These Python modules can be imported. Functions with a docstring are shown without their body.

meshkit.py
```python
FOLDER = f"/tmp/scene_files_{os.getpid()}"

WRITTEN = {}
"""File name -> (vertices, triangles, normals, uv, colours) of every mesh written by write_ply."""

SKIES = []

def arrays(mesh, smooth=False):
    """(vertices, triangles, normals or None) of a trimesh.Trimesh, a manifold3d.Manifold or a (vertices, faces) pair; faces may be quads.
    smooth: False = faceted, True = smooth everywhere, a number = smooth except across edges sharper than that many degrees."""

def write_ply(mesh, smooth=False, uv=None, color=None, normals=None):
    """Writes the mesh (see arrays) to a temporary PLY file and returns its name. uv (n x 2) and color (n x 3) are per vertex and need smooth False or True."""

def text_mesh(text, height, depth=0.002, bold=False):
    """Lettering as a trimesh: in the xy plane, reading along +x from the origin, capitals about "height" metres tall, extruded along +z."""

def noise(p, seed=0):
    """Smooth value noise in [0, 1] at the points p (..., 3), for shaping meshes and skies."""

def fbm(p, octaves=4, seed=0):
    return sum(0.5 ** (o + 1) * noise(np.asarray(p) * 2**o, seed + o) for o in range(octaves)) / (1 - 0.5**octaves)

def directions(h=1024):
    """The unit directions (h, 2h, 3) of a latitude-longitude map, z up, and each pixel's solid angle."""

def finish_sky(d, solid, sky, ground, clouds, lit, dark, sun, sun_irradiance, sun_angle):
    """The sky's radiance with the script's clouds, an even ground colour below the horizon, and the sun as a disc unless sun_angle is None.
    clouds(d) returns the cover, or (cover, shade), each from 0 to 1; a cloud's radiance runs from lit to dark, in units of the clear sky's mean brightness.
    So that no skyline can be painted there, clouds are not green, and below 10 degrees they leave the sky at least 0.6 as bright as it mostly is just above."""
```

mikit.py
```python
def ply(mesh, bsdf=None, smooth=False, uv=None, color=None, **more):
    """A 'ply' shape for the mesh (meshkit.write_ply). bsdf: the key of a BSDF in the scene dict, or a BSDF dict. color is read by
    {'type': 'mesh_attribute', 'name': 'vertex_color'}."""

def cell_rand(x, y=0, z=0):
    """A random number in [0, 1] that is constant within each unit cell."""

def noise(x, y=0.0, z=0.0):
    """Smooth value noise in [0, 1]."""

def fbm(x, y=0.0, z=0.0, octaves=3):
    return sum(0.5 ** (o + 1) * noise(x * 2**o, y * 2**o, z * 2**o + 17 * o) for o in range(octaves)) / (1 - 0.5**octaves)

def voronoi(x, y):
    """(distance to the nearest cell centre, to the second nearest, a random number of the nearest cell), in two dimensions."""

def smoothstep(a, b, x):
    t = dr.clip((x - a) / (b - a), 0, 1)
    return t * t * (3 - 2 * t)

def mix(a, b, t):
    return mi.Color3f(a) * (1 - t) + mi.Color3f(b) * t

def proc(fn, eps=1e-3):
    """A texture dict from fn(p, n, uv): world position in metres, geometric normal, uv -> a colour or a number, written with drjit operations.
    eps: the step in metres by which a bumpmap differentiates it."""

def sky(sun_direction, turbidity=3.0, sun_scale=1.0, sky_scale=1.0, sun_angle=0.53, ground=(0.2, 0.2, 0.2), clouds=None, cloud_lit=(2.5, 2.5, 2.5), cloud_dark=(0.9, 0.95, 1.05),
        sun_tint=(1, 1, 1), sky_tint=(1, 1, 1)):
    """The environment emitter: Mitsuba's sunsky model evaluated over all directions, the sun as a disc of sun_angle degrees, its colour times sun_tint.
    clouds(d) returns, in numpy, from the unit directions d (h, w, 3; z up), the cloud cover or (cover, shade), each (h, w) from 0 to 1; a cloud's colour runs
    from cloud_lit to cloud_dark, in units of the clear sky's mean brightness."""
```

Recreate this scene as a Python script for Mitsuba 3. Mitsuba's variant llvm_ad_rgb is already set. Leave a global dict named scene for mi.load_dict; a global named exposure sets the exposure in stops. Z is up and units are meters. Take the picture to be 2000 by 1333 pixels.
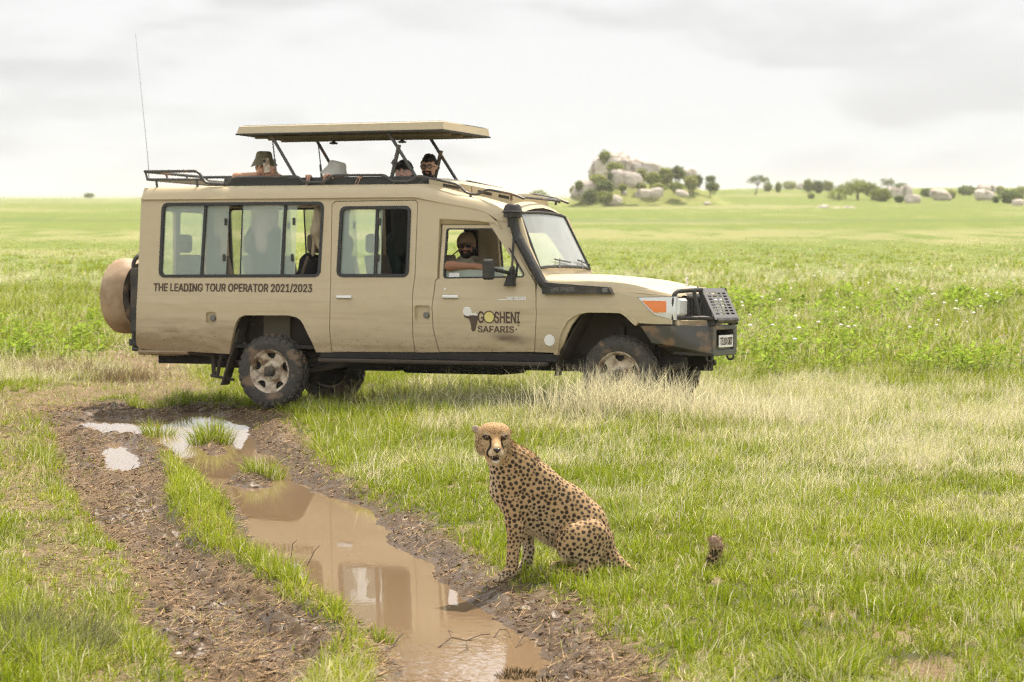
import math, random
import numpy as np, trimesh, drjit as dr, mitsuba as mi, mikit, meshkit
import manifold3d as m3
from manifold3d import Manifold, CrossSection
import shapely.geometry as sg
from shapely.ops import unary_union

scene, labels = {}, {}
T = mi.ScalarTransform4f
# ---------------------------------------------------------------- camera, sky, exposure
EYE = np.array([0, 0, 2.33])
PITCH = math.atan(283 / 4722)
scene['camera'] = {'type': 'thinlens', 'fov': 2 * math.degrees(math.atan(1000 / 4722)), 'fov_axis': 'x', 'aperture_radius': 0.011, 'focus_distance': 18.0,
                   'near_clip': 0.5, 'far_clip': 9000.0,
                   'to_world': T().look_at(origin=EYE.tolist(), target=(EYE + [0, math.cos(PITCH), -math.sin(PITCH)]).tolist(), up=[0, 0, 1])}
exposure = 1.5


def clouds(d):
    q = d * np.array([21.0, 21.0, 66.0])
    w = meshkit.fbm(q * .45 + 3.1, 3, 5)
    s = meshkit.fbm(q * .62 + 2.2 * w[..., None], 5, 14)
    t = np.clip((s - 0.42) / 0.24, 0, 1)
    shade = t * t * (3 - 2 * t) * np.clip(.45 + 1.6 * (w - .3), 0, 1)
    low = np.clip((np.degrees(np.arcsin(np.clip(d[..., 2], -1, 1))) - 4.5) / 9, 0, 1)   # thin haze dulls the cloud sheet towards the horizon
    return 0.95 + 0.05 * t, .535 - .45 * low + shade * .25


scene['air'] = {'type': 'homogeneous', 'albedo': 0.95, 'sigma_t': 0.0002, 'scale': 1.0}
scene['haze'] = {'type': 'cube', 'to_world': T().translate([0, 2200, 8]).scale([3300, 2350, 11]), 'bsdf': {'type': 'null'}, 'interior': {'type': 'ref', 'id': 'air'}}
scene['camera']['medium'] = {'type': 'ref', 'id': 'air'}
labels['haze'] = {'label': 'thin pale haze over the plain', 'category': 'haze', 'kind': 'stuff'}
scene['sky'] = mikit.sky([0.24, 0.50, 1.12], turbidity=3.5, sun_angle=1.0, clouds=clouds, cloud_lit=(4.8, 4.8, 4.75), cloud_dark=(2.05, 2.06, 2.08), sun_scale=1.75, ground=(0.2, 0.2, 0.1), sun_tint=(0.98, 1.0, 1.05))


# ---------------------------------------------------------------- helpers
def numbered(k):
    if k not in scene and k not in labels:
        return k
    i = 1
    while f'{k}_{i:03d}' in scene or f'{k}_{i:03d}' in labels:
        i += 1
    return f'{k}_{i:03d}'


def obj(name, mesh, mat, parent=None, smooth=False, **kw):
    key = numbered((parent + '__' if parent else '') + name)
    mesh = tm(mesh)
    if len(mesh[1] if isinstance(mesh, tuple) else mesh.faces) == 0:
        print('EMPTY', key)
        return key
    scene[key] = mikit.ply(mesh, mat, smooth, **kw)
    return key


def tag(key, label=None, cat=None, group=None, kind=None):
    d = labels.setdefault(key, {})
    for a, b in (('label', label), ('category', cat), ('group', group), ('kind', kind)):
        if b:
            d[a] = b
    return key


def thing(name, label, cat, group=None):
    key = numbered(name)
    return tag(key, label, cat, group)


def tm(m):
    if isinstance(m, Manifold):
        q = m.to_mesh()
        return trimesh.Trimesh(q.vert_properties[:, :3], q.tri_verts, process=False)
    return m


def cat(*ms):
    return trimesh.util.concatenate([tm(m) for m in ms])


def box(x0, x1, y0, y1, z0, z1, r=0.0):
    c = [(x0 + x1) / 2, (y0 + y1) / 2, (z0 + z1) / 2]
    s = [abs(x1 - x0), abs(y1 - y0), abs(z1 - z0)]
    if r <= 0:
        return tm(Manifold.cube(s, True).translate(c))
    r = min(r, min(s) * 0.49)
    pts = []
    for a in (-1, 1):
        for b in (-1, 1):
            for e in (-1, 1):
                k = np.array([a, b, e]) * (np.array(s) / 2)
                for q in range(3):
                    o = np.array([a, b, e]) * r
                    o[q] = 0
                    pts.append(k - o)
                pts.append(k - np.array([a, b, e]) * r * 0.45)
    return tm(Manifold.hull_points((np.array(pts) + c).astype(np.float32)))


def hull(pts):
    return tm(Manifold.hull_points(np.array(pts, np.float32)))


def rounded(pts, r, n=4):
    """polyline with its inner corners rounded to radius r"""
    P = [np.array(p, float) for p in pts]
    out = [P[0]]
    for i in range(1, len(P) - 1):
        a, b, c = P[i - 1], P[i], P[i + 1]
        u, v = a - b, c - b
        lu, lv = np.linalg.norm(u), np.linalg.norm(v)
        q = min(r, lu * 0.45, lv * 0.45)
        p0, p1 = b + u / lu * q, b + v / lv * q
        for t in np.linspace(0, 1, n + 1):
            out.append((1 - t) ** 2 * p0 + 2 * t * (1 - t) * b + t * t * p1)
    return out + [P[-1]]


def tube(pts, r, n=8, cap=True):
    p = np.array(pts, float)
    rr = np.broadcast_to(np.array(r, float), (len(p),))
    t = np.gradient(p, axis=0)
    t /= np.linalg.norm(t, axis=1, keepdims=True) + 1e-12
    a = np.cross(t[0], [0, 0, 1.0] if abs(t[0][2]) < 0.9 else [1.0, 0, 0])
    A = []
    for i in range(len(p)):
        a = a - t[i] * (a @ t[i])
        a /= np.linalg.norm(a) + 1e-12
        A.append(a)
    A = np.array(A)
    B = np.cross(t, A)
    ang = np.arange(n) * 2 * np.pi / n
    V = (p[:, None] + rr[:, None, None] * (np.cos(ang)[None, :, None] * A[:, None] + np.sin(ang)[None, :, None] * B[:, None])).reshape(-1, 3)
    i, j = np.meshgrid(np.arange(len(p) - 1), np.arange(n), indexing='ij')
    q = np.stack([i * n + j, i * n + (j + 1) % n, (i + 1) * n + (j + 1) % n, (i + 1) * n + j], -1).reshape(-1, 4)
    F = np.vstack([q[:, [0, 1, 2]], q[:, [0, 2, 3]]])
    if cap:
        k = len(V)
        V = np.vstack([V, p[:1], p[-1:]])
        e = (len(p) - 1) * n
        s = np.arange(n)
        F = np.vstack([F, np.stack([s * 0 + k, (s + 1) % n, s], 1), np.stack([s * 0 + k + 1, e + s, e + (s + 1) % n], 1)])
    return trimesh.Trimesh(V, F, process=False)


def lathe(prof, n=40, axis='y'):
    """revolve (radius, height) about an axis; closed profile if first == last"""
    pr = np.array(prof, float)
    ang = np.arange(n) * 2 * np.pi / n
    V = np.stack([np.outer(np.cos(ang), pr[:, 0]), np.outer(np.sin(ang), pr[:, 0]), np.broadcast_to(pr[:, 1], (n, len(pr)))], -1).reshape(-1, 3)
    m = len(pr)
    i, j = np.meshgrid(np.arange(n), np.arange(m - 1), indexing='ij')
    q = np.stack([i * m + j, ((i + 1) % n) * m + j, ((i + 1) % n) * m + j + 1, i * m + j + 1], -1).reshape(-1, 4)
    F = np.vstack([q[:, [0, 1, 2]], q[:, [0, 2, 3]]])
    if axis == 'y':
        V = V[:, [0, 2, 1]]
        F = F[:, ::-1]
    if axis == 'x':
        V = V[:, [2, 0, 1]]
    return trimesh.Trimesh(V, F, process=False)


def contours(poly):
    out = []
    for g in getattr(poly, 'geoms', [poly]):
        out.append(np.array(g.exterior.coords)[:-1].astype(np.float32))
        out += [np.array(r.coords)[:-1].astype(np.float32) for r in g.interiors]
    return CrossSection(out, m3.FillRule.EvenOdd)


def panel(poly, yf, th, ref=0.09):
    """upright panel: a polygon in (x, z), its outer face on y = yf(x, z), th thick inwards"""
    m = tm(contours(poly).extrude(th).refine_to_length(ref))
    v = np.array(m.vertices)
    V = np.stack([v[:, 0], yf(v[:, 0], v[:, 1]) + v[:, 2], v[:, 1]], 1)
    return trimesh.Trimesh(V, np.array(m.faces)[:, ::-1], process=False)


def rpoly(pts, r=0.0):
    p = sg.Polygon(pts)
    return p.buffer(-r, join_style=2).buffer(r, quad_segs=5) if r else p


def smin(a, b, k):
    h = np.clip(0.5 + 0.5 * (b - a) / k, 0, 1)
    return b * (1 - h) + a * h - k * h * (1 - h)


def sdf_prim(P, pr):
    a, b, ra, rb = np.array(pr[0], float), np.array(pr[1], float), pr[2], pr[3]
    s = np.array(pr[4], float) if len(pr) > 4 and pr[4] is not None else np.ones(3)
    q = [(P[i] - a[i]) * s[i] for i in range(3)]
    ba = (b - a) * s
    L = ba @ ba
    t = np.clip(sum(q[i] * ba[i] for i in range(3)) / L, 0, 1) if L > 1e-12 else 0.0
    d = np.sqrt(sum((q[i] - t * ba[i]) ** 2 for i in range(3))) - (ra + (rb - ra) * t)
    return d / s.max() ** 0.5


def sdf_grid(prims, h, k=0.02, pad=0.02):
    lo = np.min([np.minimum(p[0], p[1]) - max(p[2], p[3]) for p in prims], 0) - pad
    hi = np.max([np.maximum(p[0], p[1]) + max(p[2], p[3]) for p in prims], 0) + pad
    n = np.ceil((hi - lo) / h).astype(int) + 2
    D = np.full(n, 1.0, np.float32)
    for pr in prims:
        kk = pr[5] if len(pr) > 5 else k
        r = max(pr[2], pr[3]) + abs(kk) * 1.5 + 3 * h
        i0 = np.maximum(np.floor((np.minimum(pr[0], pr[1]) - r - lo) / h).astype(int), 0)
        i1 = np.minimum(np.ceil((np.maximum(pr[0], pr[1]) + r - lo) / h).astype(int) + 1, n)
        ax = [lo[i] + h * np.arange(i0[i], i1[i]) for i in range(3)]
        P = [ax[0][:, None, None], ax[1][None, :, None], ax[2][None, None, :]]
        sl = tuple(slice(a, b) for a, b in zip(i0, i1))
        d = sdf_prim(P, pr).astype(np.float32)
        if kk < 0:
            D[sl] = -smin(-D[sl], d, -kk)
        else:
            D[sl] = smin(D[sl], d, kk)
    return D, lo


def surface_nets(D, lo, h):
    S = D < 0
    c = np.zeros(np.array(D.shape) - 1, np.int8)
    for dx in (0, 1):
        for dy in (0, 1):
            for dz in (0, 1):
                c += S[dx:D.shape[0] - 1 + dx, dy:D.shape[1] - 1 + dy, dz:D.shape[2] - 1 + dz]
    cell = np.argwhere((c > 0) & (c < 8))
    idx = -np.ones(c.shape, np.int64)
    idx[tuple(cell.T)] = np.arange(len(cell))
    acc = np.zeros((len(cell), 3))
    cnt = np.zeros(len(cell))
    cs = [(a, b, e) for a in (0, 1) for b in (0, 1) for e in (0, 1)]
    for p in cs:
        for ax in range(3):
            if p[ax]:
                continue
            q = list(p)
            q[ax] = 1
            d0 = D[tuple((cell + p).T)]
            d1 = D[tuple((cell + q).T)]
            m = (d0 < 0) != (d1 < 0)
            t = np.where(m, d0 / np.where(m, d0 - d1, 1), 0)
            pos = np.array(p, float)[None] + 0 * acc
            pos[:, ax] += t
            acc += np.where(m[:, None], pos, 0)
            cnt += m
    V = (cell + acc / cnt[:, None]) * h + lo
    F = []
    for ax in range(3):
        b, e = (ax + 1) % 3, (ax + 2) % 3
        sl0 = [slice(1, -1)] * 3
        sl0[ax] = slice(0, -1)
        sl1 = list(sl0)
        sl1[ax] = slice(1, None)
        m = S[tuple(sl0)] != S[tuple(sl1)]
        g = np.argwhere(m) + [0 if i == ax else 1 for i in range(3)]
        inside = S[tuple(g.T)]
        ub, ue = np.eye(3, dtype=int)[b], np.eye(3, dtype=int)[e]
        q = [idx[tuple((g - o).T)] for o in (ub + ue, ue, 0 * ub, ub)]
        quad = np.stack(q, 1)
        quad[~inside] = quad[~inside][:, ::-1]
        F.append(quad)
    F = np.vstack(F)
    F = F[(F >= 0).all(1)]
    return V, np.vstack([F[:, [0, 1, 2]], F[:, [0, 2, 3]]])


def blob(prims, h, k=0.02, it=6, fn=None):
    D, lo = sdf_grid(prims, h, k)
    V, F = surface_nets(D, lo, h)
    m = trimesh.Trimesh(V, F, process=False)
    if it:
        trimesh.smoothing.filter_taubin(m, 0.5, 0.53, it)
    return m


# ---------------------------------------------------------------- materials
def rgb(*c):
    return {'type': 'rgb', 'value': list(c)}


def mat(key, color, rough=0.6, **kw):
    scene[key] = {'type': 'twosided', 'b': {'type': 'principled', 'base_color': rgb(*color) if isinstance(color, tuple) else color, 'roughness': rough, **kw}}
    return key


def paint_fn(p, n, uv):
    # tan paint; dust film and road dirt low on the body
    f = mikit.fbm(p.x * 2.2, p.y * 2.2, p.z * 6, 4)
    g = mikit.fbm(p.x * 9, p.y * 9, p.z * 22, 3)
    streak = mikit.noise(p.x * 26, p.y * 26, p.z * 1.5)
    c = mikit.mix((0.465, 0.388, 0.248), (0.505, 0.425, 0.278), f)
    low = mikit.smoothstep(1.06, 0.60, p.z + 0.22 * (f - 0.5))
    back = mikit.smoothstep(-2.2, -4.2, p.x)
    d = dr.clip(low * (0.40 + 0.65 * g) * (0.65 + 0.6 * back) + 0.07 * mikit.smoothstep(0.55, 0.8, g) + 0.03 * streak + 0.16 * mikit.smoothstep(0.52, 0.72, mikit.fbm(p.x * 1.1, p.y * 1.1, p.z * 17, 3)) * mikit.smoothstep(1.9, 0.9, p.z), 0, 0.85)
    c = mikit.mix(c, (0.205, 0.135, 0.072), d)
    ex, ez = (p.x + 0.02) * 0.927 - (p.y - 25.53) * 0.375, p.z - 0.83
    smear = dr.exp(-(ex * ex) * 30 - (ez + 0.10 * ex) * (ez + 0.10 * ex) * 420) * (0.5 + 0.9 * g)
    c = mikit.mix(c, (0.085, 0.05, 0.032), dr.clip(smear, 0, 0.85))
    sp = mikit.smoothstep(0.76, 0.84, mikit.noise(p.x * 70, p.y * 70, p.z * 70)) * mikit.smoothstep(0.95, 0.7, p.z)
    return mikit.mix(c, (0.10, 0.065, 0.04), sp * 0.6)


mat('paint', mikit.proc(paint_fn), mikit.proc(lambda p, n, uv: 0.32 + 0.3 * mikit.fbm(p.x * 3, p.y * 3, p.z * 5, 3)), specular=0.5, clearcoat=0.25, clearcoat_gloss=0.8)


def plastic_fn(p, n, uv):
    f = mikit.fbm(p.x * 6, p.y * 6, p.z * 6, 4)
    return mikit.mix((0.022, 0.022, 0.021), (0.075, 0.062, 0.048), mikit.smoothstep(0.45, 0.8, f))


mat('black', mikit.proc(plastic_fn), 0.5)
mat('cover_vinyl', mikit.proc(lambda p, n, uv: mikit.mix((0.40, 0.295, 0.19), (0.27, 0.18, 0.105), mikit.smoothstep(0.35, 0.7, mikit.fbm(p.x * 6, p.y * 6, p.z * 4, 4)))), 0.6)
mat('rubberseal', (0.018, 0.018, 0.018), 0.5)
mat('dark', (0.016, 0.014, 0.012), 0.8)


def steel_fn(p, n, uv):
    f = mikit.fbm(p.x * 5, p.y * 5, p.z * 5, 4)
    rust = mikit.smoothstep(0.56, 0.72, f)
    return mikit.mix((0.055, 0.055, 0.052), (0.20, 0.12, 0.07), rust * 0.8)


mat('steel', mikit.proc(steel_fn), 0.45, specular=0.6)
mat('guardmetal', (0.16, 0.155, 0.15), 0.38, metallic=0.3)
mat('chrome', (0.75, 0.75, 0.74), 0.18, metallic=1.0)


def rim_fn(p, n, uv):
    f = mikit.fbm(p.x * 14, p.y * 14, p.z * 14, 4)
    return mikit.mix((0.50, 0.43, 0.33), (0.16, 0.105, 0.06), mikit.smoothstep(0.36, 0.72, f))


mat('rimpaint', mikit.proc(rim_fn), 0.5)


def tyre_fn(p, n, uv):
    f = mikit.fbm(p.x * 7, p.y * 7, p.z * 7, 4)
    g = mikit.noise(p.x * 60, p.y * 60, p.z * 60)
    c = mikit.mix((0.030, 0.029, 0.026), (0.070, 0.064, 0.054), g)
    return mikit.mix(c, (0.20, 0.135, 0.085), mikit.smoothstep(0.50, 0.68, f) * 0.8)


mat('tyre', mikit.proc(tyre_fn), 0.85)
mat('liner', (0.05, 0.04, 0.03), 0.9)
mat('seatcloth', (0.17, 0.15, 0.11), 0.9)
mat('whitepaint', (0.72, 0.72, 0.70), 0.4)
mat('amber', (0.75, 0.20, 0.025), 0.2, clearcoat=1.0)
mat('lens', (0.70, 0.72, 0.72), 0.12, metallic=0.25, clearcoat=1.0)
mat('lettering', (0.075, 0.045, 0.032), 0.6)
mat('signyellow', (0.62, 0.55, 0.20), 0.5)
mat('canvas', (0.045, 0.047, 0.045), 0.8)
scene['glass'] = {'type': 'blendbsdf', 'weight': 0.42, 'g': {'type': 'thindielectric', 'int_ior': 1.52},
                  'd': {'type': 'twosided', 'b': {'type': 'diffuse', 'reflectance': rgb(0.50, 0.60, 0.53)}}}
scene['windshield_glass'] = {'type': 'blendbsdf', 'weight': 0.30, 'g': {'type': 'thindielectric', 'int_ior': 1.7},
                             'd': {'type': 'twosided', 'b': {'type': 'diffuse', 'reflectance': rgb(0.60, 0.66, 0.63)}}}
scene['vcol'] = {'type': 'twosided', 'b': {'type': 'principled', 'base_color': {'type': 'mesh_attribute', 'name': 'vertex_color'}, 'roughness': 0.75, 'specular': 0.3}}
scene['fur'] = {'type': 'twosided', 'b': {'type': 'principled', 'base_color': {'type': 'mesh_attribute', 'name': 'vertex_color'}, 'roughness': 0.7, 'specular': 0.25, 'sheen': 0.35}}
scene['leaf'] = {'type': 'principledthin', 'base_color': {'type': 'mesh_attribute', 'name': 'vertex_color'}, 'roughness': 0.55, 'diff_trans': 1.0, 'spec_trans': 0.0}
# ---------------------------------------------------------------- ground, track and puddles
POLY = {
 'pool': [(-4.67, 25.46), (-4.65, 25.86), (-4.56, 26.57), (-4.33, 26.45), (-4.06, 26.21), (-3.7, 25.97), (-3.55, 26.57), (-3.61, 27.2), (-3.44, 27.01), (-3.23, 26.45), (-3.02, 26.21), (-2.86, 25.46), (-2.8, 24.58), (-2.56, 23.62), (-2.34, 22.87), (-2.02, 21.62), (-1.85, 20.53), (-1.73, 20.28), (-1.53, 19.72), (-1.19, 19.06), (-1.02, 18.33), (-1.04, 17.98), (-0.96, 17.67), (-0.87, 16.97), (-0.7, 16.52), (-0.56, 16.03), (-0.5, 15.51), (-0.44, 15.2), (-0.33, 14.84), (-0.27, 14.52), (-0.12, 14.04), (0.0, 13.6), (0.14, 13.19), (0.18, 12.66), (0.12, 12.08), (0.05, 9.05), (-0.5, 9.05), (-0.55, 12.08), (-0.64, 12.8), (-0.74, 13.35), (-0.92, 13.92), (-0.99, 14.32), (-1.17, 14.69), (-1.34, 15.2), (-1.6, 15.88), (-1.81, 16.97), (-1.91, 17.46), (-2.01, 18.12), (-2.2, 19.09), (-2.42, 20.03), (-2.66, 20.75), (-2.98, 22.16), (-3.23, 23.0), (-3.5, 24.07), (-3.72, 24.9), (-3.91, 25.29), (-3.9, 24.96), (-4.06, 24.58), (-4.29, 25.18), (-4.52, 25.12)],
 'small': [(-3.92, 23.0), (-3.96, 23.62), (-3.95, 23.92), (-3.71, 23.24), (-3.47, 22.42), (-3.31, 21.37), (-3.44, 21.02), (-3.7, 21.86)],
 'tiny': [(-4.23, 27.4), (-4.25, 28.0), (-4.17, 28.21), (-4.08, 27.93), (-4.07, 27.33)],
 'isl1': [(-3.16, 23.97), (-3.21, 25.18), (-3.05, 25.18), (-2.86, 24.22), (-2.74, 23.0), (-2.85, 22.73)],
 'isl2': [(-2.45, 20.53), (-2.43, 21.58), (-2.27, 21.74), (-2.06, 20.91), (-2.05, 20.28), (-2.23, 20.17)],
 'mud': [(-5.2, 26.2), (-5.15, 27.24), (-4.93, 27.64), (-4.48, 28.35), (-4.02, 28.21), (-3.53, 27.71), (-3.08, 27.37), (-2.46, 26.71), (-2.2, 24.91), (-1.9, 22.89), (-1.61, 21.3), (-1.38, 20.25), (-0.9, 18.58), (-0.61, 17.6), (-0.34, 16.49), (-0.2, 15.8), (-0.04, 15.23), (0.1, 14.64), (0.3, 14.26), (0.44, 13.73), (0.65, 12.77), (0.81, 11.8), (1.0, 9.0), (-1.82, 9.0), (-1.67, 11.64), (-2.12, 13.07), (-2.3, 13.73), (-2.31, 14.45), (-2.51, 15.25), (-2.87, 16.39), (-3.25, 17.71), (-3.82, 19.96), (-4.36, 22.38), (-4.88, 24.91)],
 'strip': [(-3.74, 24.5), (-3.60, 24.4), (-3.32, 22.85), (-2.95, 21.1), (-2.66, 19.96), (-2.24, 18.77), (-2.0, 17.71), (-1.81, 16.64), (-1.56, 15.36), (-1.3, 14.64), (-1.13, 14.11), (-0.96, 13.73), (-0.88, 13.36), (-0.71, 12.77), (-0.7, 12.4), (-0.85, 12.84), (-1.02, 13.31), (-1.2, 13.73), (-1.4, 14.26), (-1.58, 14.84), (-1.8, 15.47), (-2.05, 16.03), (-2.51, 18.0), (-2.72, 19.26), (-2.92, 20.5), (-3.16, 21.6), (-3.52, 23.3)],
 'strip2': [(-0.96, 12.47), (-0.76, 12.77), (-0.63, 12.2), (-0.52, 11.64), (-0.46, 9.65), (-0.91, 9.65), (-0.95, 11.64)],
 'dry': [(-5.34, 26.7), (-4.88, 24.9), (-4.36, 22.4), (-3.82, 20), (-3.25, 17.7), (-2.87, 16.4), (-2.51, 15.25), (-2.31, 14.45), (-2.3, 13.7), (-2.12, 13.1), (-1.67, 11.6), (-1.85, 9.6), (-2.05, 11.5), (-2.3, 12.5), (-2.75, 13.3), (-3.0, 14.2), (-3.2, 15.3), (-3.5, 16.6), (-3.9, 18), (-4.4, 20), (-5.0, 22.5), (-5.6, 25)],
 'back': [(-5.63, 36.35), (-5.0, 35.19), (-4.32, 33.09), (-3.55, 28.8), (-4.02, 28.21), (-4.48, 28.35), (-4.91, 27.51), (-5.24, 26.2), (-5.61, 24.91), (-6.48, 28.8), (-5.83, 29.17), (-5.36, 30.8), (-4.9, 31.23), (-5.5, 33), (-7.2, 36.5)],
 'straw': [(0.75, 29.56), (1.99, 31.23), (3.18, 29.96), (4.59, 28.8), (8.11, 27.37), (6.31, 19.26), (3.43, 20.14), (2.67, 19.6), (2.18, 21.3), (1.67, 22.38), (1.04, 24.36), (0.74, 26.71)],
 'bareright': [(1.88, 12.06), (2.09, 12.2), (2.19, 11.93), (2.28, 11.4), (1.87, 11.3)],
}
WATER = -0.12


def sd(name, x, y):
    """signed distance to a polygon of the ground plan, negative inside"""
    P = np.array(POLY[name])
    x, y = np.asarray(x, float), np.asarray(y, float)
    out = np.full(x.shape, 9.0)
    near = (x > P[:, 0].min() - 3) & (x < P[:, 0].max() + 3) & (y > P[:, 1].min() - 3) & (y < P[:, 1].max() + 3)
    px, py = x[near], y[near]
    d = np.full(px.shape, 1e9)
    ins = np.zeros(px.shape, bool)
    for (ax, ay), (bx, by) in zip(P, np.roll(P, -1, 0)):
        ex, ey = bx - ax, by - ay
        t = np.clip(((px - ax) * ex + (py - ay) * ey) / (ex * ex + ey * ey + 1e-12), 0, 1)
        d = np.minimum(d, (px - ax - t * ex) ** 2 + (py - ay - t * ey) ** 2)
        if ey != 0:
            ins ^= ((ay > py) != (by > py)) & (px < ax + (py - ay) / ey * ex)
    d = np.sqrt(d)
    out[near] = np.where(ins, -d, d)
    return out


def n2(x, y, s, seed=0, oct=3):
    return meshkit.fbm(np.stack([np.asarray(x) * s, np.asarray(y) * s, np.zeros_like(x) + 0.37], -1), oct, seed)


def sstep(a, b, x):
    t = np.clip((x - a) / (b - a), 0, 1)
    return t * t * (3 - 2 * t)


VO, VH, VN, VW = np.array([-2.6953, 26.5728, -0.0047]), np.array([.92715, -.37459, .00873]), np.array([-.37464, -.92637, .03839]), np.array([.0063, .03886, .99922])


RUTS = [[(-4.61, 24.34), (-3.69, 20.38), (-2.95, 17.52), (-2.26, 15.36), (-1.72, 13.84), (-1.23, 12.45), (-0.60, 10.2)], [(-3.2, 20.02), (-2.61, 17.52), (-1.92, 14.76), (-1.58, 13.67), (-1.27, 12.89), (-0.7, 11.0)]]


def rut(k, x, y):
    d, s, L = np.full(np.shape(x), 9e9), np.zeros(np.shape(x)), 0.0
    for (ax, ay), (bx, by) in zip(RUTS[k][:-1], RUTS[k][1:]):
        ex, ey = bx - ax, by - ay
        n = math.hypot(ex, ey)
        t = np.clip(((x - ax) * ex + (y - ay) * ey) / n ** 2, 0, 1)
        q = np.hypot(x - ax - t * ex, y - ay - t * ey)
        s = np.where(q < d, L + t * n, s)
        d = np.minimum(d, q)
        L += n
    return d, s


def masks(x, y):
    w = (n2(x, y, 2.3, 3) - 0.5) * 0.34
    w2 = (n2(x, y, 7, 4) - 0.5) * 0.16
    water = np.minimum(np.minimum(sd('pool', x, y), sd('small', x, y)), sd('tiny', x, y))
    water = np.maximum(water, -np.minimum(sd('isl1', x, y), sd('isl2', x, y))) + w * 0.45 + w2 * 0.8 - .10 * sstep(23.3, 24.3, y)
    strip = np.minimum(sd('strip', x, y) + .10 * sstep(19, 23, y), sd('strip2', x, y)) + w * 0.6
    mud = sstep(0.10, -0.22, sd('mud', x, y) + w)
    dry = sstep(0.15, -0.25, sd('dry', x, y) + 1.5 * w)
    back = sstep(0.25, -0.35, sd('back', x, y) + 2 * w)
    bare = sstep(0.06, -0.08, sd('bareright', x, y) + w)
    return dict(water=water, strip=sstep(0.10, -0.06, strip), mud=mud, dry=dry, back=back, bare=bare)


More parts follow.
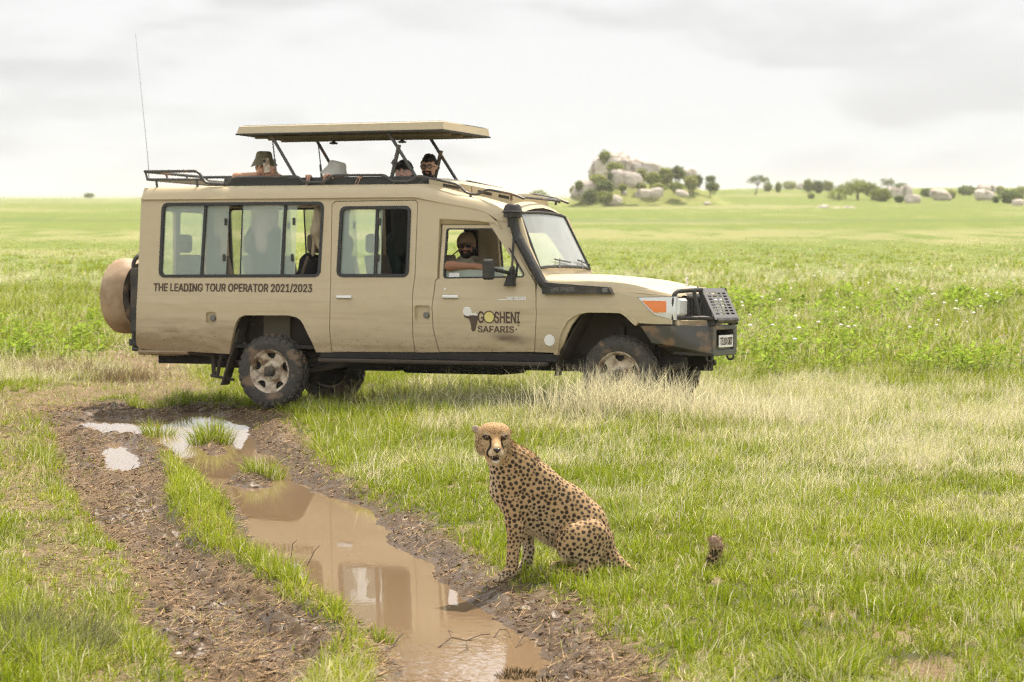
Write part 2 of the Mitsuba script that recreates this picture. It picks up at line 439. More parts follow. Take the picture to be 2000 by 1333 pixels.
def height(x, y, M=None):
    x, y = np.asarray(x, float), np.asarray(y, float)
    r = np.hypot(x, y)
    s = x / np.maximum(y, 1)
    z = 4.9 * sstep(360, 880, r) * sstep(0.008, 0.10, s) * (y > 0)
    z = z + sstep(45, 160, r) * 0.7 * (n2(x, y, 0.012, 21) - 0.5) + sstep(300, 900, r) * 1.2 * (n2(x, y, 0.004, 22) - 0.45)
    u = (x - VO[0]) * VH[0] + (y - VO[1]) * VH[1]
    v = (x - VO[0]) * -VN[0] + (y - VO[1]) * -VN[1]
    under = np.exp(-np.maximum(np.hypot(np.maximum(np.abs(u - 2) - 2.4, 0), np.maximum(np.abs(v - .87) - 1.0, 0)) - 0.2, 0) ** 2 / 1.4)
    plane = VO[2] - ((x - VO[0]) * VW[0] + (y - VO[1]) * VW[1]) + 0.035 * sstep(0.5, 4, u)
    near = sstep(60, 30, r)
    bump = near * (0.07 * (n2(x, y, 0.8, 31) - 0.5) + 0.035 * (n2(x, y, 3.5, 32) - 0.5))
    if M is None:
        M = masks(x, y) if np.min(y) < 60 else dict(water=np.full(x.shape, 9.0), **{k: np.zeros(x.shape) for k in ('strip', 'mud', 'dry', 'back', 'bare')})
    z = z + bump * (1 - 0.7 * under)
    z = z * (1 - under) + plane * under
    lump = np.abs(n2(x, y, 6.0, 33, 3) - 0.5)
    fine = n2(x, y, 17.0, 34, 3) - 0.5
    z = z - M['mud'] * (1 - M['strip']) * (0.060 - 0.14 * lump - 0.11 * fine) - M['back'] * 0.03 + 0.02 * M['strip'] + M['bare'] * (-.02 + 0.02 * fine)
    z = z + M['mud'] * (1 - M['strip']) * sstep(.02, .12, M['water']) * .026 * (n2(x, y, 31.0, 61, 2) - .5)
    # tyre ruts in the left lane, with lug prints
    for k, dep in ((0, .038), (1, .03)):
        rd_, rs_ = rut(k, x, y)
        z = z - M['mud'] * (1 - M['strip']) * (dep * sstep(.24, .10, rd_) - .014 * np.exp(-((rd_ - .30) / .07) ** 2) + .016 * sstep(.14, .10, rd_) * (np.sin(rs_ * 2 * np.pi / .16) > .1) * (n2(x, y, 2.1, 51, 2) > .46))
    wd = M['water']
    bank = WATER + np.where(wd < 0, 0.35 * wd, 0.30 * wd + 0.10 * sstep(0, 0.5, wd)) + (0.05 * fine + 0.05 * (lump - .1)) * sstep(-.15, 0.25, wd)
    z = np.where(wd < 0.45, np.minimum(z, np.maximum(bank, WATER - 0.10)), z)
    z = np.where((wd >= 0.04) & (M['mud'] > .02), np.maximum(z, WATER + .018 * sstep(.02, .12, wd)), z)
    return z


def axis(lo, hi, step, grow, far0, far1):
    a = list(np.arange(lo, hi + step / 2, step))
    s = step
    while a[-1] < far1:
        s *= grow
        a.append(a[-1] + s)
    s = step
    while a[0] > far0:
        s *= grow
        a.insert(0, a[0] - s)
    return np.array(a)


gx = np.unique(np.concatenate([axis(-5.3, 1.2, 0.022, 1.16, -3200, 3200)]))
gy = [10.2]
while gy[-1] < 30:
    gy.append(gy[-1] * 1.00175)
st = gy[-1] * 0.00175
while gy[-1] < 4500:
    st *= 1.09
    gy.append(gy[-1] + st)
st = 0.02
while gy[0] > -40:
    st *= 1.35
    gy.insert(0, gy[0] - st)
gy = np.array(gy)
GX, GY = np.meshgrid(gx, gy)
GM = masks(GX, GY)
GZ = height(GX, GY, GM)
ny_, nx_ = GX.shape
ii = (np.arange(ny_ - 1)[:, None] * nx_ + np.arange(nx_ - 1)[None]).ravel()
GF = np.vstack([np.stack([ii, ii + 1, ii + nx_ + 1], 1), np.stack([ii, ii + nx_ + 1, ii + nx_], 1)])
soil = np.clip(GM['mud'] * (1 - 0.85 * GM['strip']) + 0.75 * GM['back'] + 0.55 * GM['dry'] + GM['bare'], 0, 1)
# uv carries two properties of the soil to its material: how bare it is and how wet
wet = np.clip(GM['mud'] * .55 * sstep(.26, .08, rut(1, GX, GY)[0] + .3 * (n2(GX, GY, 1.3, 45) - .5)) + GM['mud'] * (0.30 + 0.95 * sstep(0.45, 0.02, GM['water']) + 0.8 * sstep(0.52, 0.62, n2(GX, GY, 1.1, 44)) - 0.35 * GM['dry']), 0, 1)


def ground_fn(p, n, uv):
    r = dr.sqrt(p.x * p.x + p.y * p.y)
    # mud
    f = mikit.fbm(p.x * 5, p.y * 5, 0, 4)
    g = mikit.fbm(p.x * 38, p.y * 38, 3, 3)
    mud = mikit.mix((0.078, 0.051, 0.028), (0.170, 0.117, 0.066), dr.clip(0.9 * f + 0.9 * (g - 0.4), 0, 1))
    mud = mikit.mix(mud, mikit.mix((0.046, 0.031, 0.019), (0.088, 0.060, 0.037), g), uv.y * 0.85)
    # grassland: seen bare under the near grass, as a whole further off
    near = mikit.mix((0.055, 0.060, 0.020), (0.17, 0.135, 0.070), mikit.smoothstep(0.35, 0.7, mikit.fbm(p.x * 3, p.y * 3, 0, 3)))
    a = mikit.fbm(p.x * 0.045, p.y * 0.018, 1, 4)
    b = mikit.fbm(p.x * 0.5, p.y * 0.11, 5, 4)
    c = mikit.fbm(p.x * 2.6, p.y * 0.5, 7, 3)
    far = mikit.mix((0.075, 0.112, 0.015), (0.142, 0.168, 0.036), dr.clip(0.5 * b + 0.75 * c - 0.1, 0, 1))
    straw = mikit.smoothstep(0.54, 0.70, a + 0.25 * (b - 0.5))
    band = mikit.smoothstep(120, 138, p.y + 30 * (a - .5)) * mikit.smoothstep(178, 150, p.y + 60 * (a - .5)) * mikit.smoothstep(0.30, 0.5, b)
    band2 = mikit.smoothstep(92, 98, p.y + 14 * (b - .5)) * mikit.smoothstep(112, 104, p.y + 20 * (a - .5)) * mikit.smoothstep(-8, -14, p.x)
    far = mikit.mix(far, (0.215, 0.203, 0.095), dr.clip(0.6 * straw + 0.6 * band + 0.5 * band2, 0, 0.85))
    lush = mikit.smoothstep(205, 225, p.y) * mikit.smoothstep(262, 240, p.y + 40 * (b - .5))
    far = mikit.mix(far, (0.085, 0.12, 0.03), 0.75 * lush)
    fl = mikit.smoothstep(0.82, 0.9, mikit.noise(p.x * 7, p.y * 2.2, 2)) * mikit.smoothstep(40, 60, r) * mikit.smoothstep(130, 80, r)
    far = mikit.mix(far, (0.36, 0.33, 0.2), fl * 0.5)
    gr = mikit.mix(near, far, mikit.smoothstep(38, 75, r))
    return mikit.mix(gr, mud, dr.clip(uv.x, 0, 1))


scene['soil'] = {'type': 'twosided', 'b': {'type': 'principled', 'base_color': mikit.proc(ground_fn), 'specular': 0.3,
                 'roughness': mikit.proc(lambda p, n, uv: dr.clip(0.92 - 0.50 * uv.y * mikit.smoothstep(0.32, 0.6, mikit.fbm(p.x * 24, p.y * 24, 1, 2)), 0.14, 1))}}
obj('ground', (np.stack([GX.ravel(), GY.ravel(), GZ.ravel()], 1), GF), 'soil', None, True, uv=np.stack([soil.ravel(), wet.ravel()], 1))
tag('ground', 'grassy plain crossed by a muddy wheel track', kind='structure')


def bilin(A, x, y):
    x, y = np.clip(x, gx[0], gx[-1] - 1e-6), np.clip(y, gy[0], gy[-1] - 1e-6)
    i, j = np.searchsorted(gx, x, 'right') - 1, np.searchsorted(gy, y, 'right') - 1
    tx, ty = (x - gx[i]) / (gx[i + 1] - gx[i]), (y - gy[j]) / (gy[j + 1] - gy[j])
    return (A[j, i] * (1 - tx) + A[j, i + 1] * tx) * (1 - ty) + (A[j + 1, i] * (1 - tx) + A[j + 1, i + 1] * tx) * ty


def masks_at(x, y):
    return {k: bilin(v, x, y) for k, v in GM.items()}


def height_at(x, y):
    return bilin(GZ, x, y)


def ripple(p, n, uv):
    edge = mikit.smoothstep(14.2, 12.6, p.y) * 0.40 + mikit.smoothstep(15.6, 14.8, p.y) * mikit.smoothstep(-0.55, -0.8, p.x) * 0.0 + 0.05
    return 0.0011 * edge * (mikit.noise(p.x * 16 + p.y * 5, p.y * 26, 3) + 0.5 * mikit.noise(p.x * 45, p.y * 60, 9))


def murk(p, n, uv):
    return mikit.mix((0.185, 0.128, 0.075), (0.225, 0.16, 0.098), mikit.fbm(p.x * 1.5, p.y * 1.0, 0, 3))


scene['muddy_water'] = {'type': 'bumpmap', 'tex': mikit.proc(ripple, eps=0.004), 'scale': 1.0,
                        'b': {'type': 'plastic', 'int_ior': 1.5, 'diffuse_reflectance': mikit.proc(murk)}}
scene['puddle'] = {'type': 'rectangle', 'to_world': T().translate([-2.0, 18.6, WATER]).scale([3.6, 10.6, 1]), 'bsdf': {'type': 'ref', 'id': 'muddy_water'}}
tag('puddle', 'long brown puddle of muddy water in the track, mirroring the vehicle', kind='structure')
# ---------------------------------------------------------------- the safari vehicle (x forward, y across from the near side, z up)
V4 = np.eye(4)
V4[:3, 0], V4[:3, 1], V4[:3, 2], V4[:3, 3] = VH, -VN, VW, VO
CAR = thing('safari_vehicle', 'tan long-bodied safari off-roader with its roof raised, standing across the track', 'safari vehicle')
WID = 1.74


def car(name, mesh, m, parent=CAR, smooth=32, label=None):
    mesh = tm(mesh).copy()
    mesh.apply_transform(V4)
    k = obj(name, mesh, m, parent, smooth)
    if label:
        tag(k, label)
    return k


def mir(mesh):
    mesh = tm(mesh)
    v = np.array(mesh.vertices)
    v[:, 1] = WID - v[:, 1]
    return trimesh.Trimesh(v, np.array(mesh.faces)[:, ::-1], process=False)


def both(name, mesh, m, parent=CAR, smooth=32):
    return car(name, mesh, m, parent, smooth), car(name, mir(mesh), m, parent, smooth)


def side_y(x, z):
    y = np.interp(z, [.4, .6, .68, .80, 1.0, 1.18, 1.262, 1.270, 1.282, 1.30, 2.3, 2.4], [.045, .028, .014, .004, .0, .0, .003, .012, .012, .010, .10, .11])
    # the swage below the belt
    return y - 0.006 * np.exp(-((z - 1.12) / .05) ** 2)


def door_y(x, z):
    return side_y(x, z) + 0.002 + 0.042 * sstep(1.50, 1.98, z)


side = sg.Polygon([(-1.63, .629), (-1.675, .669), (-1.68, .755), (-1.66, 1.247), (-1.668, 1.657), (-1.657, 2.322), (.549, 2.322), (1.743, 2.318), (2.557, 2.150), (2.70, 2.028), (3.107, 1.474), (3.15, 1.391), (3.166, 1.226), (3.173, 1.062), (3.149, .668), (1.766, .643), (.611, .625), (-.514, .590)])
rear_arch = sg.Polygon([(-.52, .5), (-.436, .829), (-.405, .935), (-.36, .995), (-.30, 1.022), (.25, 1.026), (.35, 1.005), (.40, .975), (.433, .929), (.553, .701), (.63, .5)])
d_rear = rpoly([(.735, 2.240), (.764, 1.262), (.766, 1.123), (.757, .899), (.780, .634), (1.766, .646), (1.743, .85), (1.744, 1.13), (1.737, 1.287), (1.758, 1.469), (1.753, 2.25), (1.73, 2.278), (.77, 2.272)], .012)
d_front = rpoly([(2.04, 2.012), (2.67, 2.010), (2.75, 1.955), (3.108, 1.455), (3.15, 1.391), (3.166, 1.226), (3.173, 1.062), (3.149, .668), (2.058, .651), (1.99, .91), (1.979, 1.133), (1.996, 1.287), (2.007, 1.421), (2.055, 1.438)], .01)
w1 = rpoly([(-1.400, 2.278), (.639, 2.276), (.630, 1.446), (-1.396, 1.434)], .075)
w2 = rpoly([(.832, 2.222), (1.685, 2.223), (1.690, 1.450), (.823, 1.447)], .07)
w3 = rpoly([(2.090, 1.975), (2.642, 1.973), (2.732, 1.916), (3.05, 1.457), (2.096, 1.441)], .03)
fu1 = rpoly([(-.779, 1.053), (-.643, 1.053), (-.643, .923), (-.779, .923)], .03)
fu2 = rpoly([(1.772, 1.148), (1.953, 1.148), (1.953, .979), (1.772, .979)], .025)
over = sg.Polygon([(1.93, 2.088), (2.46, 2.055), (2.66, 2.030), (2.72, 1.985), (3.13, 1.42), (3.2, 1.30), (3.2, .6), (2.02, .6), (2.0, 2.02)])
shell = side.difference(unary_union([rear_arch, d_rear.buffer(.0075), d_front.buffer(.0075), w1.buffer(-.012), fu1, fu2, over.intersection(sg.box(2.02, 1.43, 3.3, 2.2))]))
shell = max(shell.geoms, key=lambda g: g.area) if hasattr(shell, 'geoms') else shell
both('body_side', panel(shell, side_y, .05), 'paint')
# overhang above the front door: the cab roof is wider than the door
ov = []
top = [(1.93, 2.088), (2.46, 2.055), (2.66, 2.030), (2.72, 1.985)]
bot = [(2.02, 2.022), (2.46, 2.018), (2.64, 2.015), (2.70, 1.975)]
Vv, Ff = [], []
for (a, b), (c, d) in zip(top, bot):
    Vv += [(a, side_y(a, b) + .004, b), (c, door_y(c, d) + .012, d)]
for i in range(3):
    k = 2 * i
    Ff += [(k, k + 1, k + 3), (k, k + 3, k + 2)]
both('door_recess', trimesh.Trimesh(Vv, Ff, process=False), 'paint')
both('door_jamb', panel(over.buffer(.03).intersection(sg.box(1.98, 1.40, 3.17, 2.10)).difference(w3.buffer(.005)), lambda x, z: door_y(x, z) + .047, .02), 'paint')
# seam backing so that gaps between panels read dark
both('inner_panel', cat(panel(sg.box(.60, .66, 3.12, 1.40).difference(unary_union([fu2.buffer(.01), rear_arch.buffer(.05)])), lambda x, z: side_y(x, z) + .052, .02, .3),
                        panel(sg.Polygon([(.68, 1.40), (.68, 2.30), (1.82, 2.30), (1.82, 1.40)]).difference(w2.buffer(-.03)), lambda x, z: side_y(x, z) + .052, .02, .3)), 'dark')
rd = [car('rear_door', panel(d_rear.difference(w2.buffer(-.012)), side_y, .045), 'paint'), car('rear_door', mir(panel(d_rear.difference(w2.buffer(-.012)), side_y, .045)), 'paint')]
fd = [car('front_door', panel(d_front.difference(w3), door_y, .045), 'paint'), car('front_door', mir(panel(d_front.difference(w3), door_y, .045)), 'paint')]


def rim_band(poly, w, yf, proud, th):
    return panel(poly.difference(poly.buffer(-w)), lambda x, z: yf(x, z) - proud, th, .12)


def bar2(x0, z0, x1, z1, w, yf, off, th):
    dx, dz = x1 - x0, z1 - z0
    L = math.hypot(dx, dz)
    nx, nz = -dz / L * w / 2, dx / L * w / 2
    return panel(sg.Polygon([(x0 + nx, z0 + nz), (x1 + nx, z1 + nz), (x1 - nx, z1 - nz), (x0 - nx, z0 - nz)]), lambda x, z: yf(x, z) + off, th, .2)


def pane(poly, yf, off):
    v, f = trimesh.creation.triangulate_polygon(poly, engine='earcut')
    m = trimesh.Trimesh(np.stack([v[:, 0], 0 * v[:, 0], v[:, 1]], 1), f, process=False)
    V = np.array(m.vertices)
    a = yf(0, V[:, 2].min()), yf(0, V[:, 2].max())
    z0, z1 = V[:, 2].min(), V[:, 2].max()
    V[:, 1] = a[0] + (a[1] - a[0]) * (V[:, 2] - z0) / (z1 - z0) + off
    return trimesh.Trimesh(V, np.array(f), process=False)


for s, f in ((0, lambda m: m), (1, mir)):
    # long rear side window: two fixed panes and two sliders pushed part open
    wf = car('window', f(cat(rim_band(w1, .034, side_y, .008, .05), bar2(-.85, 2.25, -.862, 1.46, .032, side_y, .012, .03), bar2(.150, 2.25, .144, 1.46, .030, side_y, .012, .03),
                             bar2(-.384, 2.25, -.372, 1.46, .012, side_y, .016, .02))), 'rubberseal')
    for q in ([(-1.372, 1.46), (-.862, 1.465), (-.850, 2.25), (-1.372, 2.25)], [(-.372, 1.465), (.144, 1.465), (.150, 2.25), (-.384, 2.25)]):
        car('pane', f(pane(sg.Polygon(q), side_y, .022)), 'glass', wf, False)
    for q in ([(-.90, 1.465), (-.560, 1.465), (-.560, 2.25), (-.90, 2.25)], [(.10, 1.465), (.298, 1.465), (.290, 2.25), (.10, 2.25)]):
        car('pane', f(pane(sg.Polygon(q), side_y, .036)), 'glass', wf, False)
    for x in (-.588, .262):
        for z in (2.06, 1.66):
            car('latch', f(box(x - .018, x + .016, side_y(x, z) + .018, side_y(x, z) + .034, z - .04, z + .04, .006)), 'black', wf)
    # rear door window
    wg = car('window', f(cat(rim_band(w2, .036, side_y, .008, .05), bar2(1.274, 2.20, 1.278, 1.47, .034, side_y, .012, .03))), 'rubberseal', rd[s])
    car('pane', f(pane(sg.Polygon([(.855, 1.475), (1.278, 1.475), (1.274, 2.195), (.855, 2.195)]), side_y, .022)), 'glass', rd[s], False)
    car('pane', f(pane(sg.Polygon([(1.24, 1.475), (1.339, 1.475), (1.329, 2.195), (1.24, 2.195)]), side_y, .036)), 'glass', rd[s], False)
    for z in (2.05, 1.66):
        car('latch', f(box(1.285, 1.318, side_y(1, z) + .018, side_y(1, z) + .034, z - .04, z + .04, .006)), 'black', rd[s])
    # front door window: lowered glass standing a hand's breadth above the sill, fixed quarter light
    car('window_seal', f(cat(rim_band(w3.buffer(.004), .016, door_y, .004, .03), bar2(2.935, 1.63, 2.925, 1.45, .018, door_y, .012, .02))), 'rubberseal', fd[s])
    if s == 0:
        car('pane', pane(sg.Polygon([(2.11, 1.445), (2.92, 1.455), (2.92, 1.575), (2.11, 1.535)]), door_y, .026), 'glass', fd[0], False)
        car('sticker', panel(sg.box(2.15, 1.455, 2.27, 1.50), lambda x, z: door_y(x, z) + .020, .002), 'whitepaint', fd[0])
    car('pane', f(pane(sg.Polygon([(2.94, 1.455), (3.03, 1.458), (2.94, 1.59)]), door_y, .022)), 'glass', fd[s], False)
    # pull handles
    for par, x0, z0 in ((rd[s], .841, 1.214), (fd[s], 2.10, 1.226)):
        yy = side_y(0, 1.23)
        car('door_handle', f(cat(box(x0, x0 + .185, yy - .032, yy - .012, z0, z0 + .036, .008), box(x0 + .005, x0 + .03, yy - .02, yy + .01, z0 + .006, z0 + .030), box(x0 + .155, x0 + .18, yy - .02, yy + .01, z0 + .006, z0 + .030))), 'chrome', par)
    car('lock', f(lathe([(0, -.006), (.012, -.006), (.014, .004)], 16, 'y').apply_translation([2.122, side_y(0, 1.326), 1.326])), 'chrome', fd[s])
# fuel filler recesses
for q, fu in ((fu1, (-.705, .985)), (fu2, (1.896, 1.044))):
    fk = car('fuel_filler', cat(panel(q.buffer(.004), lambda x, z: side_y(x, z) + .038, .012), panel(q.buffer(.006).difference(q), lambda x, z: side_y(x, z) + .001, .045)), 'paint')
    cap = lathe([(0, -.012), (.026, -.012), (.034, -.006), (.036, .012)], 18, 'y').apply_translation([fu[0], .026, fu[1]])
    car('fuel_cap', cap, 'guardmetal', fk)

# lettering on the near side
def plate_text(text, x0, x1, z0, h, y, depth=.003, bold=True):
    m = meshkit.text_mesh(text, 1.0, depth, bold)
    v = np.array(m.vertices)
    lo, hi = v[:, 0].min(), v[:, 0].max()
    b = v[:, 1].min() if not any(c in text for c in '/') else 0.0
    t = v[:, 1].max() if '/' not in text else 1.0
    X = x0 + (v[:, 0] - lo) / (hi - lo) * (x1 - x0)
    Z = z0 + np.maximum((v[:, 1] - b) / (t - b), -.1) * h
    zz = v[:, 2]
    return trimesh.Trimesh(np.stack([X, (y(X, Z) if callable(y) else y) - zz, Z], 1), m.faces, process=False)


car('lettering', plate_text('THE LEADING TOUR OPERATOR 2021/2023', -1.452, .536, 1.283, .086, lambda x, z: side_y(x, z) - .002, depth=.007, bold=True), 'lettering', label='THE LEADING TOUR OPERATOR 2021/2023 in dark brown condensed capitals')
logo_y = lambda x, z: side_y(x, z) - .001  # noqa: E731
LOGO = fd[0]
m = [plate_text('G', 2.507, 2.582, .968, .125, logo_y), plate_text('SHENI', 2.700, 2.990, .966, .126, logo_y), plate_text('SAFARIS', 2.508, 2.925, .868, .070, logo_y)]
m += [panel(sg.Polygon([(2.353, 1.027), (2.348, 1.06), (2.382, 1.073), (2.441, 1.061), (2.495, 1.072), (2.510, 1.029), (2.497, .952), (2.478, .887), (2.452, .872), (2.437, .892), (2.424, .962), (2.405, 1.010)]), lambda x, z: logo_y(x, z) - .0012, .003)]
ring = sg.Point(2.6395, 1.031).buffer(.066)
m += [panel(ring.difference(ring.buffer(-.011)), lambda x, z: logo_y(x, z) - .003, .004)]
for cx, cz in ((2.976, .947), (2.950, .903)):
    m += [panel(sg.Polygon([(cx + (.014 if k % 2 == 0 else .005) * math.cos(k * math.pi / 4), cz + (.014 if k % 2 == 0 else .005) * math.sin(k * math.pi / 4)) for k in range(8)]), lambda x, z: logo_y(x, z) - .0012, .003)]
car('logo', cat(*m), 'lettering', LOGO, label='tour company emblem with a dark map of Africa and brown capitals')
car('logo_sun', panel(ring.buffer(-.010), lambda x, z: logo_y(x, z) - .001, .003), 'signyellow', LOGO)
hat = unary_union([sg.Point(2.387, 1.09).buffer(.05), sg.Polygon([(2.338, 1.075), (2.348, 1.055), (2.45, 1.045), (2.456, 1.068), (2.40, 1.10)]), sg.Polygon([(2.44, 1.07), (2.452, 1.045), (2.52, 1.035), (2.49, 1.085)]).buffer(-.006)])
car('logo_hat', panel(hat, lambda x, z: logo_y(x, z) - .0024, .003), 'whitepaint', LOGO)
car('emblem', cat(panel(sg.box(2.735, 1.214, 2.83, 1.222), lambda x, z: side_y(x, z) - .002, .006), plate_text('LAND CRUISER', 2.832, 3.055, 1.214, .036, lambda x, z: side_y(x, z) - .001)), 'chrome', LOGO)

# ---- fenders, bonnet, front
arch_o = [(3.40, .655), (3.428, .852), (3.462, .931), (3.525, 1.031), (3.616, 1.09), (3.70, 1.115), (3.775, 1.127), (4.132, 1.121), (4.20, 1.075), (4.256, 1.021), (4.30, .987)]
arch_i = [(3.43, .60), (3.473, .743), (3.53, .88), (3.575, .965), (3.66, 1.065), (3.72, 1.083), (3.793, 1.088), (4.098, 1.090), (4.16, 1.06), (4.215, 1.015), (4.27, .963), (4.30, .90)]
fender = sg.Polygon([(3.158, .668), (3.180, 1.062), (3.175, 1.226), (3.165, 1.391), (3.145, 1.44), (3.28, 1.405), (3.60, 1.385), (4.042, 1.315), (4.35, 1.285), (4.66, 1.268), (4.665, .976), (4.30, .985)] + arch_i[::-1][1:-1] + [(3.415, .662)])
lampP = sg.Polygon([(4.298, 1.250), (4.70, 1.262), (4.70, 1.020), (4.627, 1.034), (4.485, 1.070)])


def fend_y(x, z):
    return side_y(x, np.minimum(z, 1.2)) + .0 + .05 * sstep(1.24, 1.44, z) + .05 * sstep(4.35, 4.7, x) ** 2


both('fender', panel(fender.difference(lampP.buffer(.004)), fend_y, .04), 'paint')


def strip_along(path, w, yf, proud, th, up=1):
    ln = sg.LineString(path)
    return panel(ln.buffer(w, cap_style=2, join_style=1), lambda x, z: yf(x, z) - proud, th, .12)


both('wheel_flare', strip_along([(x, z - .012) for x, z in arch_o], .022, fend_y, .028, .06), 'paint')
# headlamp housings
for f in (lambda m: m, mir):
    hl = car('headlight', f(panel(lampP, lambda x, z: fend_y(x, z) + .006, .06)), 'lens')
    car('indicator', f(panel(rpoly([(4.344, 1.219), (4.60, 1.216), (4.604, 1.10), (4.485, 1.096)], .006), lambda x, z: fend_y(x, z) - .004, .02)), 'amber', hl)
    car('bulb_glass', f(box(4.64, 4.72, .10, .40, 1.06, 1.25, .03)), 'lens', hl)
# bonnet loft
xs = [3.17, 3.28, 3.443, 3.722, 3.978, 4.15, 4.271, 4.42, 4.574, 4.66, 4.70]
ze = [1.445, 1.440, 1.436, 1.430, 1.422, 1.405, 1.385, 1.350, 1.318, 1.300, 1.255]
zc = [1.500, 1.500, 1.498, 1.491, 1.470, 1.440, 1.413, 1.390, 1.372, 1.345, 1.27]
sec = []
for x, a, c in zip(xs, ze, zc):
    zb = np.interp(x, [3.17, 4.04, 4.66, 4.7], [1.40, 1.315, 1.268, 1.25])
    yb = .035 + .05 * sstep(4.35, 4.7, x) ** 2
    prof = [(yb + .01, zb), (yb + .02, zb + .45 * (a - zb)), (yb + .035, a - .012), (yb + .065, a + .004), (.22, a + .35 * (c - a)), (.30, a + .55 * (c - a) + .012), (.55, a + .85 * (c - a)), (.87, c)]
    prof += [(WID - y, z) for y, z in prof[:-1][::-1]]
    sec.append([(x, y, z) for y, z in prof])
sec = np.array(sec)
n_, m_ = sec.shape[:2]
i, j = np.meshgrid(np.arange(n_ - 1), np.arange(m_ - 1), indexing='ij')
q = np.stack([i * m_ + j, (i + 1) * m_ + j, (i + 1) * m_ + j + 1, i * m_ + j + 1], -1).reshape(-1, 4)
car('bonnet', trimesh.Trimesh(sec.reshape(-1, 3), np.vstack([q[:, [0, 1, 2]], q[:, [0, 2, 3]]]), process=False), 'paint', smooth=40)
car('bonnet_badge', cat(lathe([(0, .0), (.02, .0), (.022, .012), (.008, .02), (.006, .05), (.016, .06), (.018, .08), (.008, .095), (0, .097)], 12, 'z').apply_translation([4.555, .87, 1.372])), 'chrome')
car('cowl', cat(box(3.06, 3.20, .08, 1.66, 1.36, 1.47, .02), hull([(3.12, .10, 1.47), (3.12, 1.64, 1.47), (3.22, .10, 1.44), (3.22, 1.64, 1.44), (3.135, .14, 1.56), (3.135, 1.60, 1.56), (3.17, .14, 1.55), (3.17, 1.60, 1.55)])), 'paint')
# grille block with mesh
gk = car('grille', cat(box(4.60, 4.70, .42, 1.32, 1.02, 1.30, .02), box(4.66, 4.72, .42, 1.32, 1.235, 1.275, .01), box(4.66, 4.72, .42, 1.32, 1.03, 1.06, .01)), 'black')
for k in range(9):
    car('bar', box(4.695, 4.712, .45 + k * .1, .47 + k * .1, 1.06, 1.235, .004), 'steel', gk)
car('front_valance', cat(box(4.30, 4.72, .10, 1.64, .95, 1.03, .02)), 'paint')
# ---- steel bumper, bull bar, skid guard
wing = hull([(4.33, .02, .957), (4.65, .005, .960), (4.93, .44, .958), (4.33, .5, .957), (4.446, .03, .783), (4.64, .06, .760), (4.98, .44, .664), (4.50, .5, .68), (4.95, .44, .80), (4.66, .03, .85)])
bp = car('bumper', cat(wing, mir(wing), box(4.55, 4.955, .44, 1.30, .66, .80), box(4.55, 4.80, .44, 1.30, .80, .958), box(4.78, 4.985, .44, .56, .665, .955, .01), box(4.78, 4.985, 1.18, 1.30, .665, .955, .01), box(4.6, 4.99, .50, 1.24, .915, .962, .008), box(4.6, 4.985, .46, 1.28, .640, .70, .01)), 'steel')
for y in (.50, 1.24):
    car('tow_eye', trimesh.creation.torus(.035, .012, 16, 8).apply_transform(trimesh.transformations.rotation_matrix(math.pi / 2, [1, 0, 0])).apply_translation([4.93, y, .625]), 'steel', bp)
npk = car('number_plate', box(4.987, 4.995, .62, 1.12, .730, .858, .003), 'whitepaint')
pm = meshkit.text_mesh('T510 DRT', 1.0, .003, True)
pv = np.array(pm.vertices)
pv[:, 0] = (pv[:, 0] - pv[:, 0].min()) / np.ptp(pv[:, 0])
car('lettering', trimesh.Trimesh(np.stack([4.9965 + pv[:, 2], .65 + .44 * pv[:, 0], .752 + .084 * (pv[:, 1] - pv[:, 1].min()) / np.ptp(pv[:, 1])], 1), pm.faces, process=False), 'lettering', npk)
car('cross_bar', cat(tube([(4.985, .50, 1.015), (4.985, 1.24, 1.015)], .036, 10), box(4.93, 4.975, .46, .60, .955, 1.02, .01), box(4.93, 4.975, 1.14, 1.28, .955, 1.02, .01)), 'black')
for f in (lambda m: m, mir):
    bb = []
    bb.append(f(tube(rounded([(4.66, .07, .955), (4.665, .07, 1.315), (4.85, .46, 1.335)], .10, 5), .023, 10)))
    bb.append(f(tube([(4.67, .085, 1.043), (4.90, .36, 1.04), (4.985, .47, 1.035)], .023, 10)))
    bb.append(f(tube([(4.80, .345, 1.325), (4.86, .345, 1.04)], .022, 8)))
    bb.append(f(hull([(4.80, .445, 1.37), (4.86, .445, 1.34), (5.00, .445, .97), (4.93, .445, .95), (4.80, .457, 1.37), (4.86, .457, 1.34), (5.00, .457, .97), (4.93, .457, .95)])))
    car('bull_bar', cat(*bb), 'black')
# slotted guard plate, leaning back
G0, G1 = np.array([4.842, 1.350]), np.array([5.005, 1.020])
slots = sg.box(.44, 0, 1.30, 1)
hs = []
for c in range(4):
    for r in range(8):
        a = .53 + c * .185
        hs.append(sg.box(a, .16 + r * .092, a + .13, .16 + r * .092 + .052))
gp = tm(contours(slots.difference(unary_union(hs))).extrude(.008))
gv = np.array(gp.vertices)
dn = G1 - G0
nn = np.array([-dn[1], dn[0]]) / np.linalg.norm(dn)
gp = trimesh.Trimesh(np.stack([G0[0] + dn[0] * (1 - gv[:, 1]) + nn[0] * gv[:, 2], gv[:, 0], G0[1] + dn[1] * (1 - gv[:, 1]) + nn[1] * gv[:, 2]], 1), gp.faces[:, ::-1], process=False)
car('guard_plate', gp, 'guardmetal')
